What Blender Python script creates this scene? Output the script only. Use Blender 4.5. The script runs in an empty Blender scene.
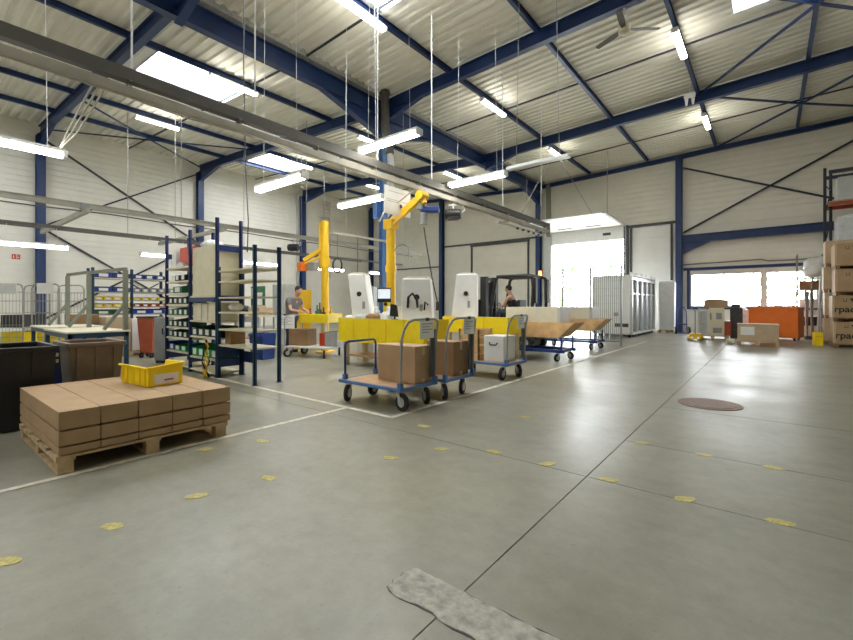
import bpy, bmesh, math, random
from mathutils import Vector, Matrix
random.seed(7)
PI = math.pi
S = bpy.context.scene
COL = S.collection
ORD = ['first', 'second', 'third', 'fourth', 'fifth', 'sixth', 'seventh', 'eighth', 'ninth', 'tenth']

# ------------------------------------------------------------------ materials
MATS = {}


def mat(name, col, rough=0.5, metal=0.0, var=0.12, scale=6.0, bump=0.0, bscale=40.0, spec=0.5, alpha=1.0, trans=0.0, emit=None, es=0.0):
    m = bpy.data.materials.new(name)
    m.use_nodes = True
    nt = m.node_tree
    b = nt.nodes['Principled BSDF']
    b.inputs['Roughness'].default_value = rough
    b.inputs['Metallic'].default_value = metal
    b.inputs['Specular IOR Level'].default_value = spec
    b.inputs['Alpha'].default_value = alpha
    b.inputs['Transmission Weight'].default_value = trans
    tc = nt.nodes.new('ShaderNodeTexCoord')
    n = nt.nodes.new('ShaderNodeTexNoise')
    n.inputs['Scale'].default_value = scale
    n.inputs['Detail'].default_value = 5
    nt.links.new(tc.outputs['Object'], n.inputs['Vector'])
    r = nt.nodes.new('ShaderNodeValToRGB')
    r.color_ramp.elements[0].position = 0.3
    r.color_ramp.elements[1].position = 0.7
    r.color_ramp.elements[0].color = tuple(c * (1 - var) for c in col) + (1,)
    r.color_ramp.elements[1].color = tuple(min(1, c * (1 + var)) for c in col) + (1,)
    nt.links.new(n.outputs['Fac'], r.inputs['Fac'])
    nt.links.new(r.outputs['Color'], b.inputs['Base Color'])
    if bump:
        n2 = nt.nodes.new('ShaderNodeTexNoise')
        n2.inputs['Scale'].default_value = bscale
        nt.links.new(tc.outputs['Object'], n2.inputs['Vector'])
        bp = nt.nodes.new('ShaderNodeBump')
        bp.inputs['Strength'].default_value = bump
        bp.inputs['Distance'].default_value = 0.01
        nt.links.new(n2.outputs['Fac'], bp.inputs['Height'])
        nt.links.new(bp.outputs['Normal'], b.inputs['Normal'])
    if emit:
        b.inputs['Emission Color'].default_value = tuple(emit) + (1,)
        b.inputs['Emission Strength'].default_value = es
    MATS[name] = m
    return m


CLAD = mat('cladding_cream', (.78, .75, .66), .5, var=.04, scale=1.5)
CLADW = mat('cladding_white', (.80, .80, .77), .5, var=.04, scale=1.5)
DECK = mat('roof_deck', (.80, .775, .68), .5, var=.06, scale=1.0)
STEEL = mat('blue_steel', (.010, .034, .125), .42, var=.15, scale=3)
STEELB = mat('blue_steel_light', (.07, .17, .40), .42, var=.1, scale=3)
DARKROD = mat('dark_rod', (.02, .025, .04), .5)
RACK = mat('rack_blue', (.016, .035, .15), .4, var=.1)
RACKT = mat('rack_teal_blue', (.012, .055, .12), .4, var=.1)
SHELF = mat('shelf_board', (.66, .61, .45), .5, var=.1, scale=4)
GALV = mat('galvanised', (.42, .42, .40), .42, .55, var=.15, scale=12)
RAIL = mat('rail_grey', (.11, .105, .09), .6, .0, var=.12, scale=3)
RAILP = mat('rail_pale', (.40, .38, .31), .5, .0, var=.12, scale=3)
CHROME = mat('zinc_bracket', (.6, .6, .6), .3, .8)
BLACK = mat('black_plastic', (.012, .012, .013), .45, var=.2)
RUB = mat('rubber', (.018, .018, .018), .7, var=.2)
BROWNP = mat('brown_plastic', (.20, .145, .10), .45, var=.12)
YEL = mat('yellow_plastic', (.97, .72, .012), .38, var=.05)
YELP = mat('yellow_paint', (.88, .54, .015), .38, var=.06, scale=5)
YELM = mat('worn_yellow_marker', (.50, .43, .15), .7, var=.3, scale=45)
CARD = mat('cardboard', (.43, .285, .155), .75, var=.08, scale=5, bump=.1)
CARDL = mat('cardboard_pale', (.56, .42, .27), .75, var=.08, scale=5, bump=.1)
CARDD = mat('cardboard_dark', (.30, .18, .085), .75, var=.1, scale=5, bump=.1)
SEAM = mat('carton_seam', (.05, .03, .015), .9)
WOOD = mat('pallet_wood', (.54, .39, .22), .75, var=.25, scale=9, bump=.2)
PLY = mat('plywood', (.74, .47, .22), .55, var=.2, scale=5)
PLYT = mat('deck_board', (.46, .27, .13), .45, var=.15, scale=7)
CREAM = mat('cream_paint', (.72, .66, .50), .45, var=.05)
WHITE = mat('white_paint', (.82, .82, .80), .4, var=.03)
PAPER = mat('paper', (.80, .80, .78), .8, var=.04)
PLAST = mat('plastic_wrap', (.78, .80, .81), .22, var=.12, scale=9, bump=.6, bscale=14, alpha=.86)
GREYP = mat('grey_paint', (.30, .31, .31), .45, var=.08)
GREYL = mat('light_grey_paint', (.52, .53, .52), .42, var=.08)
GREYD = mat('dark_grey', (.06, .062, .065), .5, var=.15)
OLIVE = mat('grey_green_frame', (.22, .23, .18), .5, var=.1)
GREEN = mat('green_plastic', (.012, .13, .045), .4, var=.15)
GREENB = mat('bright_green_plastic', (.015, .27, .07), .4, var=.12)
GREEND = mat('dark_green_plastic', (.008, .045, .02), .45, var=.2)
BLUEP = mat('blue_plastic', (.016, .05, .24), .4, var=.1)
BLUEV = mat('vivid_blue_plastic', (.02, .06, .55), .4, var=.1)
RED = mat('red_plastic', (.55, .05, .02), .42, var=.08)
REDB = mat('brick_red', (.42, .085, .04), .5, var=.1)
ORANGE = mat('orange_paint', (.88, .19, .012), .42, var=.05)
SKIN = mat('skin', (.62, .36, .27), .55, var=.05)
HAIR = mat('dark_hair', (.03, .02, .015), .7, var=.3, scale=40)
SHIRT = mat('grey_shirt', (.20, .20, .21), .85, var=.1)
BTOP = mat('black_top', (.015, .015, .017), .85)
TROUS = mat('work_trousers', (.05, .06, .09), .85)
TANK_RED = mat('manhole_red_brown', (.20, .125, .095), .6, var=.25, scale=20)
LINE = mat('floor_line_paint', (.66, .62, .50), .6, var=.2, scale=14)
ASPH = mat('asphalt', (.45, .45, .44), .9, var=.1)
LEAF = mat('leaf_green', (.16, .30, .08), .7, var=.4, scale=6)
BARK = mat('bark', (.2, .14, .1), .8)
SCREEN = mat('screen_lit', (.6, .65, .7), .3, emit=(.75, .85, .95), es=.3)
TUBE = mat('tube_light', (.9, .9, .88), .4, emit=(1.0, .97, .88), es=17.0)
SKYL = mat('skylight_sheet', (.8, .85, .9), .4, emit=(.88, .94, 1.0), es=9.0)
BEACON = mat('amber_beacon', (.9, .35, .1), .4, emit=(1, .4, .1), es=1.5)
INK = mat('black_ink', (.02, .015, .012), .8)
GRAPH = mat('grey_print', (.35, .35, .36), .8)


def floor_material():
    m = bpy.data.materials.new('polished_concrete')
    m.use_nodes = True
    nt = m.node_tree
    L = nt.links.new
    b = nt.nodes['Principled BSDF']
    tc = nt.nodes.new('ShaderNodeTexCoord')

    def noise(scale, detail=6, rough=.6, sx=1, sy=1):
        mp = nt.nodes.new('ShaderNodeMapping')
        mp.inputs['Scale'].default_value = (sx, sy, 1)
        L(tc.outputs['Object'], mp.inputs['Vector'])
        n = nt.nodes.new('ShaderNodeTexNoise')
        n.inputs['Scale'].default_value = scale
        n.inputs['Detail'].default_value = detail
        n.inputs['Roughness'].default_value = rough
        L(mp.outputs['Vector'], n.inputs['Vector'])
        return n

    def ramp(src, stops):
        r = nt.nodes.new('ShaderNodeValToRGB')
        els = r.color_ramp.elements
        while len(els) < len(stops):
            els.new(.5)
        for e, (p, c) in zip(els, stops):
            e.position = p
            e.color = c + (1,) if len(c) == 3 else c
        L(src, r.inputs['Fac'])
        return r

    def mix(a, bb, fac, mode='MULTIPLY'):
        x = nt.nodes.new('ShaderNodeMix')
        x.data_type = 'RGBA'
        x.blend_type = mode
        x.inputs[0].default_value = fac
        L(a, x.inputs[6])
        L(bb, x.inputs[7])
        return x.outputs[2]
    big = ramp(noise(.35, 5).outputs['Fac'], [(.25, (.250, .240, .190)), (.78, (.325, .312, .258))])
    fine = ramp(noise(9, 8, .72).outputs['Fac'], [(.25, (.78, .77, .75)), (.75, (1.08, 1.08, 1.07))])
    speck = ramp(noise(38, 4, .75).outputs['Fac'], [(.30, (.55, .54, .52)), (.40, (1, 1, 1))])
    streak = ramp(noise(2.2, 6, .65, .35, 2.6).outputs['Fac'], [(.2, (.86, .85, .82)), (.8, (1, 1, 1))])
    mid = ramp(noise(2.6, 8, .7).outputs['Fac'], [(.25, (.74, .73, .67)), (.5, (1.0, .995, .98)), (.78, (1.10, 1.09, 1.06))])
    tint = ramp(noise(.6, 3, .5).outputs['Fac'], [(.3, (1.03, 1.0, .90)), (.7, (.98, 1.0, 1.02))])
    c = mix(big.outputs['Color'], fine.outputs['Color'], .8)
    c = mix(c, mid.outputs['Color'], .75)
    c = mix(c, tint.outputs['Color'], .8)
    c = mix(c, speck.outputs['Color'], .6)
    c = mix(c, streak.outputs['Color'], .8)
    L(c, b.inputs['Base Color'])
    rr = ramp(noise(1.1, 3, .5).outputs['Fac'], [(.15, (.28, .28, .28)), (.85, (.46, .46, .46))])
    L(rr.outputs['Color'], b.inputs['Roughness'])
    b.inputs['Specular IOR Level'].default_value = .55
    bp = nt.nodes.new('ShaderNodeBump')
    bp.inputs['Strength'].default_value = .06
    bp.inputs['Distance'].default_value = .01
    L(noise(5, 6).outputs['Fac'], bp.inputs['Height'])
    L(bp.outputs['Normal'], b.inputs['Normal'])
    return m


FLOOR = floor_material()
PATCH = mat('repair_concrete', (.42, .40, .345), .85, var=.28, scale=22, bump=1.0, bscale=34)


# ------------------------------------------------------------------ mesh builder
class MB:
    def __init__(s):
        s.v, s.f, s.m = [], [], []

    def add(s, vs, fs, m=0, M=None):
        o = len(s.v)
        s.v += [tuple(M @ Vector(v)) if M else tuple(v) for v in vs]
        for f in fs:
            s.f.append(tuple(i + o for i in f))
            s.m.append(m)
        return s

    def bx(s, x0, y0, z0, x1, y1, z1, m=0, M=None):
        v = [(x0, y0, z0), (x1, y0, z0), (x1, y1, z0), (x0, y1, z0), (x0, y0, z1), (x1, y0, z1), (x1, y1, z1), (x0, y1, z1)]
        return s.add(v, [(0, 3, 2, 1), (4, 5, 6, 7), (0, 1, 5, 4), (1, 2, 6, 5), (2, 3, 7, 6), (3, 0, 4, 7)], m, M)

    def frus(s, c, w0, d0, w1, d1, z0, z1, m=0, M=None):
        x, y = c
        v = [(x - w0 / 2, y - d0 / 2, z0), (x + w0 / 2, y - d0 / 2, z0), (x + w0 / 2, y + d0 / 2, z0), (x - w0 / 2, y + d0 / 2, z0),
             (x - w1 / 2, y - d1 / 2, z1), (x + w1 / 2, y - d1 / 2, z1), (x + w1 / 2, y + d1 / 2, z1), (x - w1 / 2, y + d1 / 2, z1)]
        return s.add(v, [(0, 3, 2, 1), (4, 5, 6, 7), (0, 1, 5, 4), (1, 2, 6, 5), (2, 3, 7, 6), (3, 0, 4, 7)], m, M)

    def cyl(s, p0, p1, r, n=12, r2=None, m=0, cap=True):
        p0, p1 = Vector(p0), Vector(p1)
        r2 = r if r2 is None else r2
        d = (p1 - p0).normalized()
        a = d.cross(Vector((0, 0, 1)) if abs(d.z) < .9 else Vector((1, 0, 0))).normalized()
        b = d.cross(a)
        vs, fs = [], []
        for k in range(n):
            t = 2 * PI * k / n
            e = a * math.cos(t) + b * math.sin(t)
            vs += [p0 + e * r, p1 + e * r2]
        for k in range(n):
            j = (k + 1) % n
            fs.append((2 * k, 2 * k + 1, 2 * j + 1, 2 * j))
        if cap:
            fs.append(tuple(2 * k for k in range(n)))
            fs.append(tuple(2 * k + 1 for k in reversed(range(n))))
        return s.add(vs, fs, m)

    def bar(s, p0, p1, w, h, m=0, up=(0, 0, 1)):
        p0, p1 = Vector(p0), Vector(p1)
        d = (p1 - p0).normalized()
        u = Vector(up)
        if abs(d.dot(u)) > .98:
            u = Vector((1, 0, 0))
        a = d.cross(u).normalized()
        b = a.cross(d)
        vs = []
        for p in (p0, p1):
            for i, j in ((-1, -1), (1, -1), (1, 1), (-1, 1)):
                vs.append(p + a * (i * w / 2) + b * (j * h / 2))
        return s.add(vs, [(0, 1, 2, 3), (7, 6, 5, 4), (0, 4, 5, 1), (1, 5, 6, 2), (2, 6, 7, 3), (3, 7, 4, 0)], m)

    def tube(s, pts, r, n=8, m=0):
        P = [Vector(p) for p in pts]
        prev = None
        o = len(s.v)
        vs, fs = [], []
        for i, p in enumerate(P):
            d = (P[min(i + 1, len(P) - 1)] - P[max(i - 1, 0)]).normalized()
            if prev is None:
                a = d.cross(Vector((0, 0, 1)) if abs(d.z) < .9 else Vector((1, 0, 0))).normalized()
            else:
                a = (prev - d * prev.dot(d)).normalized()
            prev = a
            b = d.cross(a)
            for k in range(n):
                t = 2 * PI * k / n
                vs.append(p + (a * math.cos(t) + b * math.sin(t)) * r)
        for i in range(len(P) - 1):
            for k in range(n):
                j = (k + 1) % n
                fs.append((i * n + k, i * n + j, (i + 1) * n + j, (i + 1) * n + k))
        fs.append(tuple(reversed(range(n))))
        fs.append(tuple((len(P) - 1) * n + k for k in range(n)))
        return s.add(vs, fs, m)

    def ball(s, c, rx, ry=None, rz=None, n=12, k=8, m=0, M=None):
        ry = ry or rx
        rz = rz or rx
        vs = [(c[0], c[1], c[2] - rz)]
        for i in range(1, k):
            t = PI * i / k
            for j in range(n):
                q = 2 * PI * j / n
                vs.append((c[0] + rx * math.sin(t) * math.cos(q), c[1] + ry * math.sin(t) * math.sin(q), c[2] - rz * math.cos(t)))
        vs.append((c[0], c[1], c[2] + rz))
        fs = []
        for j in range(n):
            fs.append((0, 1 + (j + 1) % n, 1 + j))
        for i in range(k - 2):
            for j in range(n):
                a = 1 + i * n
                fs.append((a + j, a + (j + 1) % n, a + n + (j + 1) % n, a + n + j))
        e = len(vs) - 1
        a = 1 + (k - 2) * n
        for j in range(n):
            fs.append((a + j, a + (j + 1) % n, e))
        return s.add(vs, fs, m, M)

    def prism(s, poly, lo, hi, axis='y', m=0, M=None):
        n = len(poly)

        def P(a, b, t):
            return {'x': (t, a, b), 'y': (a, t, b), 'z': (a, b, t)}[axis]
        vs = [P(a, b, lo) for a, b in poly] + [P(a, b, hi) for a, b in poly]
        fs = [tuple(range(n)), tuple(reversed(range(n, 2 * n)))]
        for k in range(n):
            j = (k + 1) % n
            fs.append((k, k + n, j + n, j))
        return s.add(vs, fs, m, M)

    def openbox(s, x0, y0, z0, x1, y1, z1, t, m=0, taper=0.0, front_cut=0.0):
        """open-topped tub: base and four walls; taper widens the top; front_cut lowers the -y wall"""
        s.bx(x0, y0, z0, x1, y1, z0 + t, m)
        q = taper
        h = z1 - front_cut
        k = (h - z0) / (z1 - z0)

        def wall(a0, a1, b0, b1, za, zb):   # outer bottom a0-a1, outer top b0-b1 -> inner offset by t towards centre
            cx, cy = (x0 + x1) / 2, (y0 + y1) / 2

            def inn(p):
                return (p[0] + (t if p[0] < cx else -t), p[1] + (t if p[1] < cy else -t))
            A0, A1, B0, B1 = inn(a0), inn(a1), inn(b0), inn(b1)
            v = [a0 + (z0,), a1 + (z0,), A1 + (z0,), A0 + (z0,), b0 + (za,), b1 + (zb,), B1 + (zb,), B0 + (za,)]
            s.add(v, [(0, 3, 2, 1), (4, 5, 6, 7), (0, 1, 5, 4), (1, 2, 6, 5), (2, 3, 7, 6), (3, 0, 4, 7)], m)
        bl, br, tr, tl = (x0, y0), (x1, y0), (x1, y1), (x0, y1)
        Bl, Br, Tr, Tl = (x0 - q, y0 - q), (x1 + q, y0 - q), (x1 + q, y1 + q), (x0 - q, y1 + q)
        wall(bl, br, Bl, Br, h, h)
        wall(br, tr, Br, Tr, h, z1)
        wall(tr, tl, Tr, Tl, z1, z1)
        wall(tl, bl, Tl, Bl, z1, h)
        return s

    def build(s, name, mats, parent=None, smooth=False, bevel=0.0, loc=None, rz=None, fix=True):
        me = bpy.data.meshes.new(name)
        me.from_pydata(s.v, [], s.f)
        if not isinstance(mats, (list, tuple)):
            mats = [mats]
        for x in mats:
            me.materials.append(x)
        me.polygons.foreach_set('material_index', s.m)
        if fix:
            b = bmesh.new()
            b.from_mesh(me)
            bmesh.ops.recalc_face_normals(b, faces=b.faces)
            b.to_mesh(me)
            b.free()
        if smooth:
            me.polygons.foreach_set('use_smooth', [True] * len(me.polygons))
            try:
                me.set_sharp_from_angle(angle=math.radians(40))
            except Exception:
                pass
        o = bpy.data.objects.new(name, me)
        COL.objects.link(o)
        if parent:
            o.parent = parent
        if loc:
            o.location = loc
        if rz:
            o.rotation_euler.z = rz
        if bevel:
            md = o.modifiers.new('bevel', 'BEVEL')
            md.width = bevel
            md.segments = 2
            md.limit_method = 'ANGLE'
        return o


LABELS = {}


def tag(o, label, cat, group=None, kind=None):
    n = len(label.replace(',', ' ').split())
    if not 4 <= n <= 16:
        print('LABEL LENGTH', n, label)
    if label in LABELS:
        print('LABEL TWICE', label)
    LABELS[label] = 1
    o['label'] = label
    o['category'] = cat
    if group:
        o['group'] = group
    if kind:
        o['kind'] = kind
    return o


def T(name, label, cat, loc=(0, 0, 0), rz=0, group=None):
    o = bpy.data.objects.new(name, None)
    o.empty_display_size = .1
    COL.objects.link(o)
    o.location = loc
    o.rotation_euler.z = rz
    return tag(o, label, cat, group)


def solo(mb, name, mats, label, cat, group=None, **k):
    return tag(mb.build(name, mats, **k), label, cat, group)


def struct(mb, name, mats, parent=None, **k):
    o = mb.build(name, mats, parent, **k)
    if not parent:
        o['kind'] = 'structure'
    return o


def dup(root, loc, rz=None, label=None, group=None):
    r = root.copy()
    COL.objects.link(r)
    r.location = loc
    if rz is not None:
        r.rotation_euler.z = rz
    if label:
        tag(r, label, r['category'], group or r.get('group'))
    for ch in list(root.children):
        c = ch.copy()
        COL.objects.link(c)
        c.parent = r
        for g in ch.children:
            d = g.copy()
            COL.objects.link(d)
            d.parent = c
    return r


# ------------------------------------------------------------------ the building
XL, YG, XR, YB = -24.6, 23.7, 13.0, -7.0        # inside faces
XV = -10.4                                        # valley line with the middle columns


def deck(x):
    return 8.4 + (XV - x) * .05 if x < XV else 8.4 + (x - XV) * .036


# floor: slabs with open joints over a dark base
fb = MB()
J = .0035
cells = [(-25, -1.08, -7.3, 3.29), (-25, -1.08, 3.29, 24.1), (-1.08, 13.3, -7.3, 3.29), (-1.08, 13.3, 3.29, 4.4), (-1.08, 13.3, 4.4, 6.15), (-1.08, 13.3, 6.15, 12.4), (-1.08, 13.3, 12.4, 24.1)]
for x0, x1, y0, y1 in cells:
    fb.bx(x0 + J, y0 + J, -.06, x1 - J, y1 - J, 0)
fb.bx(-25, -7.3, -.2, 13.3, 24.1, -.03, 1)
struct(fb, 'floor', [FLOOR, GREYD])
# concrete repair strip, ragged at its end
random.seed(3)


def patch_poly(g, j):
    top = [(-1.355 + i * .04, 1.615 + g + random.uniform(-j, j)) for i in range(50)]
    bot = [(-1.35 + i * .04, 1.415 - g + random.uniform(-j, j) + (-.009 * math.sin(i * .9) if i < 12 else 0)) for i in range(50)][::-1]
    end = [(-1.375 - g, 1.43), (-1.37 - g, 1.46), (-1.385 - g, 1.485), (-1.372 - g, 1.52), (-1.385 - g, 1.55), (-1.37 - g, 1.585), (-1.37 - g, 1.605)]
    return top + bot + end


struct(MB().prism(patch_poly(.006, .004), -.02, .002, 'z'), 'floor_patch_edge', GREYD)
struct(MB().prism(patch_poly(0, .006), -.02, .005, 'z'), 'floor_patch', PATCH)
# painted lines
ln = MB()
ln.bx(-3.44, 3.6, -.001, -3.37, 16.8, .0025).bx(-8.2, 3.58, -.001, -3.37, 3.64, .0025).bx(-4.21, -2.5, -.001, -4.15, 3.6, .0025)
struct(ln, 'floor_line', LINE)
# manhole cover
mh = MB().cyl((-.61, 6.71, -.02), (-.61, 6.71, .006), .36, 32)
mh.cyl((-.61, 6.71, .006), (-.61, 6.71, .009), .29, 32)
struct(mh, 'floor_manhole_cover', TANK_RED)


def sheets(mb, axis, const, t, u0, u1, z0, z1, holes=(), pitch=1.0, gap=.012, m=0):
    """cladding made of horizontal sheets with narrow joints, cut round holes (u0,u1,z0,z1); t is the thickness outward"""
    zs = sorted(set([z0, z1] + [round(z0 + k * pitch, 3) for k in range(1, int((z1 - z0) / pitch) + 1)] + [h[2] for h in holes] + [h[3] for h in holes]))
    zs = [z for z in zs if z0 <= z <= z1]
    us = sorted(set([u0, u1] + [h[0] for h in holes] + [h[1] for h in holes]))
    joints = set(round(z0 + k * pitch, 3) for k in range(1, 40))
    for a, b in zip(zs, zs[1:]):
        run = None
        for c, d in zip(us, us[1:]):
            hit = any(h[0] <= (c + d) / 2 <= h[1] and h[2] <= (a + b) / 2 <= h[3] for h in holes)
            if not hit:
                run = [run[0], d] if run else [c, d]
            if (hit or d == us[-1]) and run:
                aa = a + (gap / 2 if a in joints else 0)
                bb = b - (gap / 2 if b in joints else 0)
                n = max(1, int(round((bb - aa) / .25)))
                sg = 1 if t > 0 else -1
                for q in range(n):
                    g = .013 if q % 2 == 0 else .007
                    lo = aa + (bb - aa) * q / n + (g if q else 0)
                    hi = aa + (bb - aa) * (q + 1) / n
                    if axis == 'x':
                        mb.bx(const, run[0], lo, const + sg * .03, run[1], hi, m)
                    else:
                        mb.bx(run[0], const, lo, run[1], const + sg * .03, hi, m)
                if axis == 'x':
                    mb.bx(const + sg * .03, run[0], a, const + t, run[1], b, m)
                else:
                    mb.bx(run[0], const + sg * .03, a, run[1], const + t, b, m)
                run = None
    return mb


wl = MB()
sheets(wl, 'x', XL, -.12, YB, YG + .12, 0, 9.2)
wl.bx(XL - .2, YB, 0, XL - .115, YG, 9.2)
struct(wl, 'wall_left', CLAD)
DOOR = (-9.72, -5.86, 0.0, 4.72)
DOORB = (-15.2, -11.15, 0.0, 5.1)
DOORC = (-5.55, -3.66, 0.0, 5.25)
WINS = [(-2.88, -.25, 1.24, 2.74), (-.09, 1.55, 1.24, 2.74)]
wg = MB()
sheets(wg, 'y', YG, .12, XL - .1, XR, 0, 9.35, holes=[DOOR, DOORB, DOORC] + WINS)
gw = struct(wg, 'wall_back', CLAD)
struct(sheets(MB(), 'x', XR, .12, YB, YG, 0, 9.3, pitch=1.2), 'wall_right', CLAD)
struct(sheets(MB(), 'y', YB, -.12, XL, XR, 0, 9.3, pitch=1.2), 'wall_front', CLAD)

# trapezoidal roof deck, ribs run across the hall, real openings for the roof lights
PIT = .28
SKY = [(-15.7, -13.35, 4.9, 7.5), (-21.6, -19.05, 11.75, 14.25), (-.72, .82, 11.4, 13.55), (-7.4, -4.9, 4.9, 7.55), (-21.6, -19.05, -1.5, 1.1), (-7.4, -4.9, -4.5, -1.6)]  # last roof light sits behind the camera, added to brighten near surfaces
SKY = [(a, b, YB + round((c - YB) / PIT) * PIT, YB + round((d - YB) / PIT) * PIT) for a, b, c, d in SKY]
ny = int((YG + .3 - YB) / PIT) + 1
for side, nm in ((0, 'ceiling_left'), (1, 'ceiling_right')):
    rb = MB()
    xa, xb = (XL - .2, XV) if side == 0 else (XV, XR + .2)
    for k in range(ny):
        y = YB + k * PIT
        cuts = [(xa, xb)]
        for a, b, c, d in SKY:
            if c - .01 <= y < d - .01:
                new = []
                for p, q in cuts:
                    if a >= p and b <= q:
                        new += [(p, a), (b, q)]
                    else:
                        new.append((p, q))
                cuts = new
        prof = [(0, 0), (.11, 0), (.15, .055), (.24, .055), (PIT, 0)]
        for p, q in cuts:
            vs = []
            for dy, dz in prof:
                vs += [(p, y + dy, deck(p) + dz), (q, y + dy, deck(q) + dz)]
            n = len(prof)
            vs += [(p, y, deck(p) + .12), (q, y, deck(q) + .12), (p, y + PIT, deck(p) + .12), (q, y + PIT, deck(q) + .12)]
            fs = [(2 * i, 2 * i + 1, 2 * i + 3, 2 * i + 2) for i in range(n - 1)]
            fs.append((2 * n, 2 * n + 2, 2 * n + 3, 2 * n + 1))
            rb.add(vs, fs)
    struct(rb, nm, DECK, fix=False)
for i, (a, b, c, d) in enumerate(SKY):
    sb = MB()
    sb.add([(a, c, deck(a) + .14), (b, c, deck(b) + .14), (b, d, deck(b) + .14), (a, d, deck(a) + .14),
            (a, c, deck(a) + .17), (b, c, deck(b) + .17), (b, d, deck(b) + .17), (a, d, deck(a) + .17)],
           [(0, 3, 2, 1), (4, 5, 6, 7), (0, 1, 5, 4), (1, 2, 6, 5), (2, 3, 7, 6), (3, 0, 4, 7)])
    struct(sb, f'window_{i + 3}', SKYL)
    cb = MB()
    for p, q in (((a, c), (b, c)), ((b, c), (b, d)), ((b, d), (a, d)), ((a, d), (a, c))):
        cb.bar((p[0], p[1], deck(p[0]) + .09), (q[0], q[1], deck(q[0]) + .09), .03, .2)
    struct(cb, f'trim_{i + 5}', GREYL)


def ibeam(mb, p0, p1, h, w, tf=.022, tw=.014):
    """steel I-section between two points, web vertical"""
    p0, p1 = Vector(p0), Vector(p1)
    d = (p1 - p0).normalized()
    a = d.cross(Vector((0, 0, 1))).normalized()
    b = a.cross(d)
    for o in (h / 2 - tf / 2, -h / 2 + tf / 2):
        mb.bar(p0 + b * o, p1 + b * o, w, tf)
    mb.bar(p0, p1, tw, h - 2 * tf)
    return mb


def hcol(mb, x, y, z1, ax='x', h=.3, w=.26):
    t = .02
    if ax == 'x':
        mb.bx(x - h / 2, y - w / 2, 0, x - h / 2 + t, y + w / 2, z1).bx(x + h / 2 - t, y - w / 2, 0, x + h / 2, y + w / 2, z1).bx(x - h / 2 + t, y - .008, 0, x + h / 2 - t, y + .008, z1)
    else:
        mb.bx(x - w / 2, y - h / 2, 0, x + w / 2, y - h / 2 + t, z1).bx(x - w / 2, y + h / 2 - t, 0, x + w / 2, y + h / 2, z1).bx(x - .008, y - h / 2 + t, 0, x + .008, y + h / 2 - t, z1)
    mb.bx(x - .22, y - .22, 0, x + .22, y + .22, .025)
    return mb


FR = [-2.6, 4.0, 10.6, 17.25]
nb = 0
for Y in FR:
    for xa, xb in ((XL + .15, XV), (XV, XR)):
        mb = MB()
        ibeam(mb, (xa, Y, deck(xa) - .31), (xb, Y, deck(xb) - .31), .36, .18)
        # haunch at the wall column, and at the middle line
        if xa < XV:
            for q in (0,):
                z0 = deck(xa) - .49
                mb.prism([(xa + .1, z0), (xa + 2.3, deck(xa + 2.3) - .48), (xa + 2.3, deck(xa + 2.3) - .46), (xa + .1, z0 - .5)], Y - .01, Y + .01, 'y')
                mb.bar((xa + .1, Y, z0 - .5), (xa + 2.3, Y, deck(xa + 2.3) - .49), .18, .022)
        if xa == XV:
            z0 = deck(xa) - .49
            mb.prism([(xa + .1, z0), (xa + 1.7, deck(xa + 1.7) - .48), (xa + 1.7, deck(xa + 1.7) - .46), (xa + .1, z0 - .35)], Y - .01, Y + .01, 'y')
            mb.bar((xa + .1, Y, z0 - .35), (xa + 1.7, Y, deck(xa + 1.7) - .49), .18, .022)
        nb += 1
        struct(mb, f'roof_beam_{nb}', STEEL)
# edge beams on the end wall
for xa, xb in ((XL, XV), (XV, XR)):
    nb += 1
    struct(ibeam(MB(), (xa, YG - .12, deck(xa) - .26), (xb, YG - .12, deck(xb) - .26), .2, .16), f'roof_beam_{nb}', STEEL)
# valley beams with haunches on the middle columns (columns at every second frame)
for (y0, y1) in ((-2.6, 10.6), (10.6, YG)):
    mb = MB()
    zc = deck(XV) - .42
    ibeam(mb, (XV, y0, zc), (XV, y1, zc), .5, .22)
    for yy, s in ((y0, 1), (y1, -1)):
        mb.prism([(yy, zc - .25), (yy + s * 2.6, zc - .25), (yy, zc - .95)], XV - .01, XV + .01, 'x')
        mb.bar((XV, yy, zc - .95), (XV, yy + s * 2.6, zc - .25), .22, .024)
    nb += 1
    struct(mb, f'roof_beam_{nb}', STEEL)
# valley gutter
gt = MB().bx(XV - .22, YB, deck(XV) - .12, XV + .22, YG, deck(XV) - .09)
gt.bx(XV - .24, YB, deck(XV) - .12, XV - .22, YG, deck(XV) + .08).bx(XV + .22, YB, deck(XV) - .12, XV + .24, YG, deck(XV) + .08)
struct(gt, 'trim_20', GALV)
PUR = [-21.76, -18.92, -16.08, -13.24, -7.57, -4.74, -1.91, .92, 3.75, 6.58, 9.41]
for i, x in enumerate(PUR):
    nb += 1
    struct(ibeam(MB(), (x, YB, deck(x) - .095), (x, YG, deck(x) - .095), .17, .095, .014, .01), f'roof_beam_{nb}', STEEL)
# sag bars mid-bay
for i, Y in enumerate((.7, 7.3, 13.95, 20.5)):
    mb = MB()
    for xa, xb in ((XL, XV), (XV, XR)):
        mb.bar((xa, Y, deck(xa) - .1), (xb, Y, deck(xb) - .1), .045, .045)
    struct(mb, f'trim_{30 + i}', DARKROD)
# roof bracing
br = MB()


def rp(x, y, d=.24):
    return (x, y, deck(x) - d)


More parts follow.
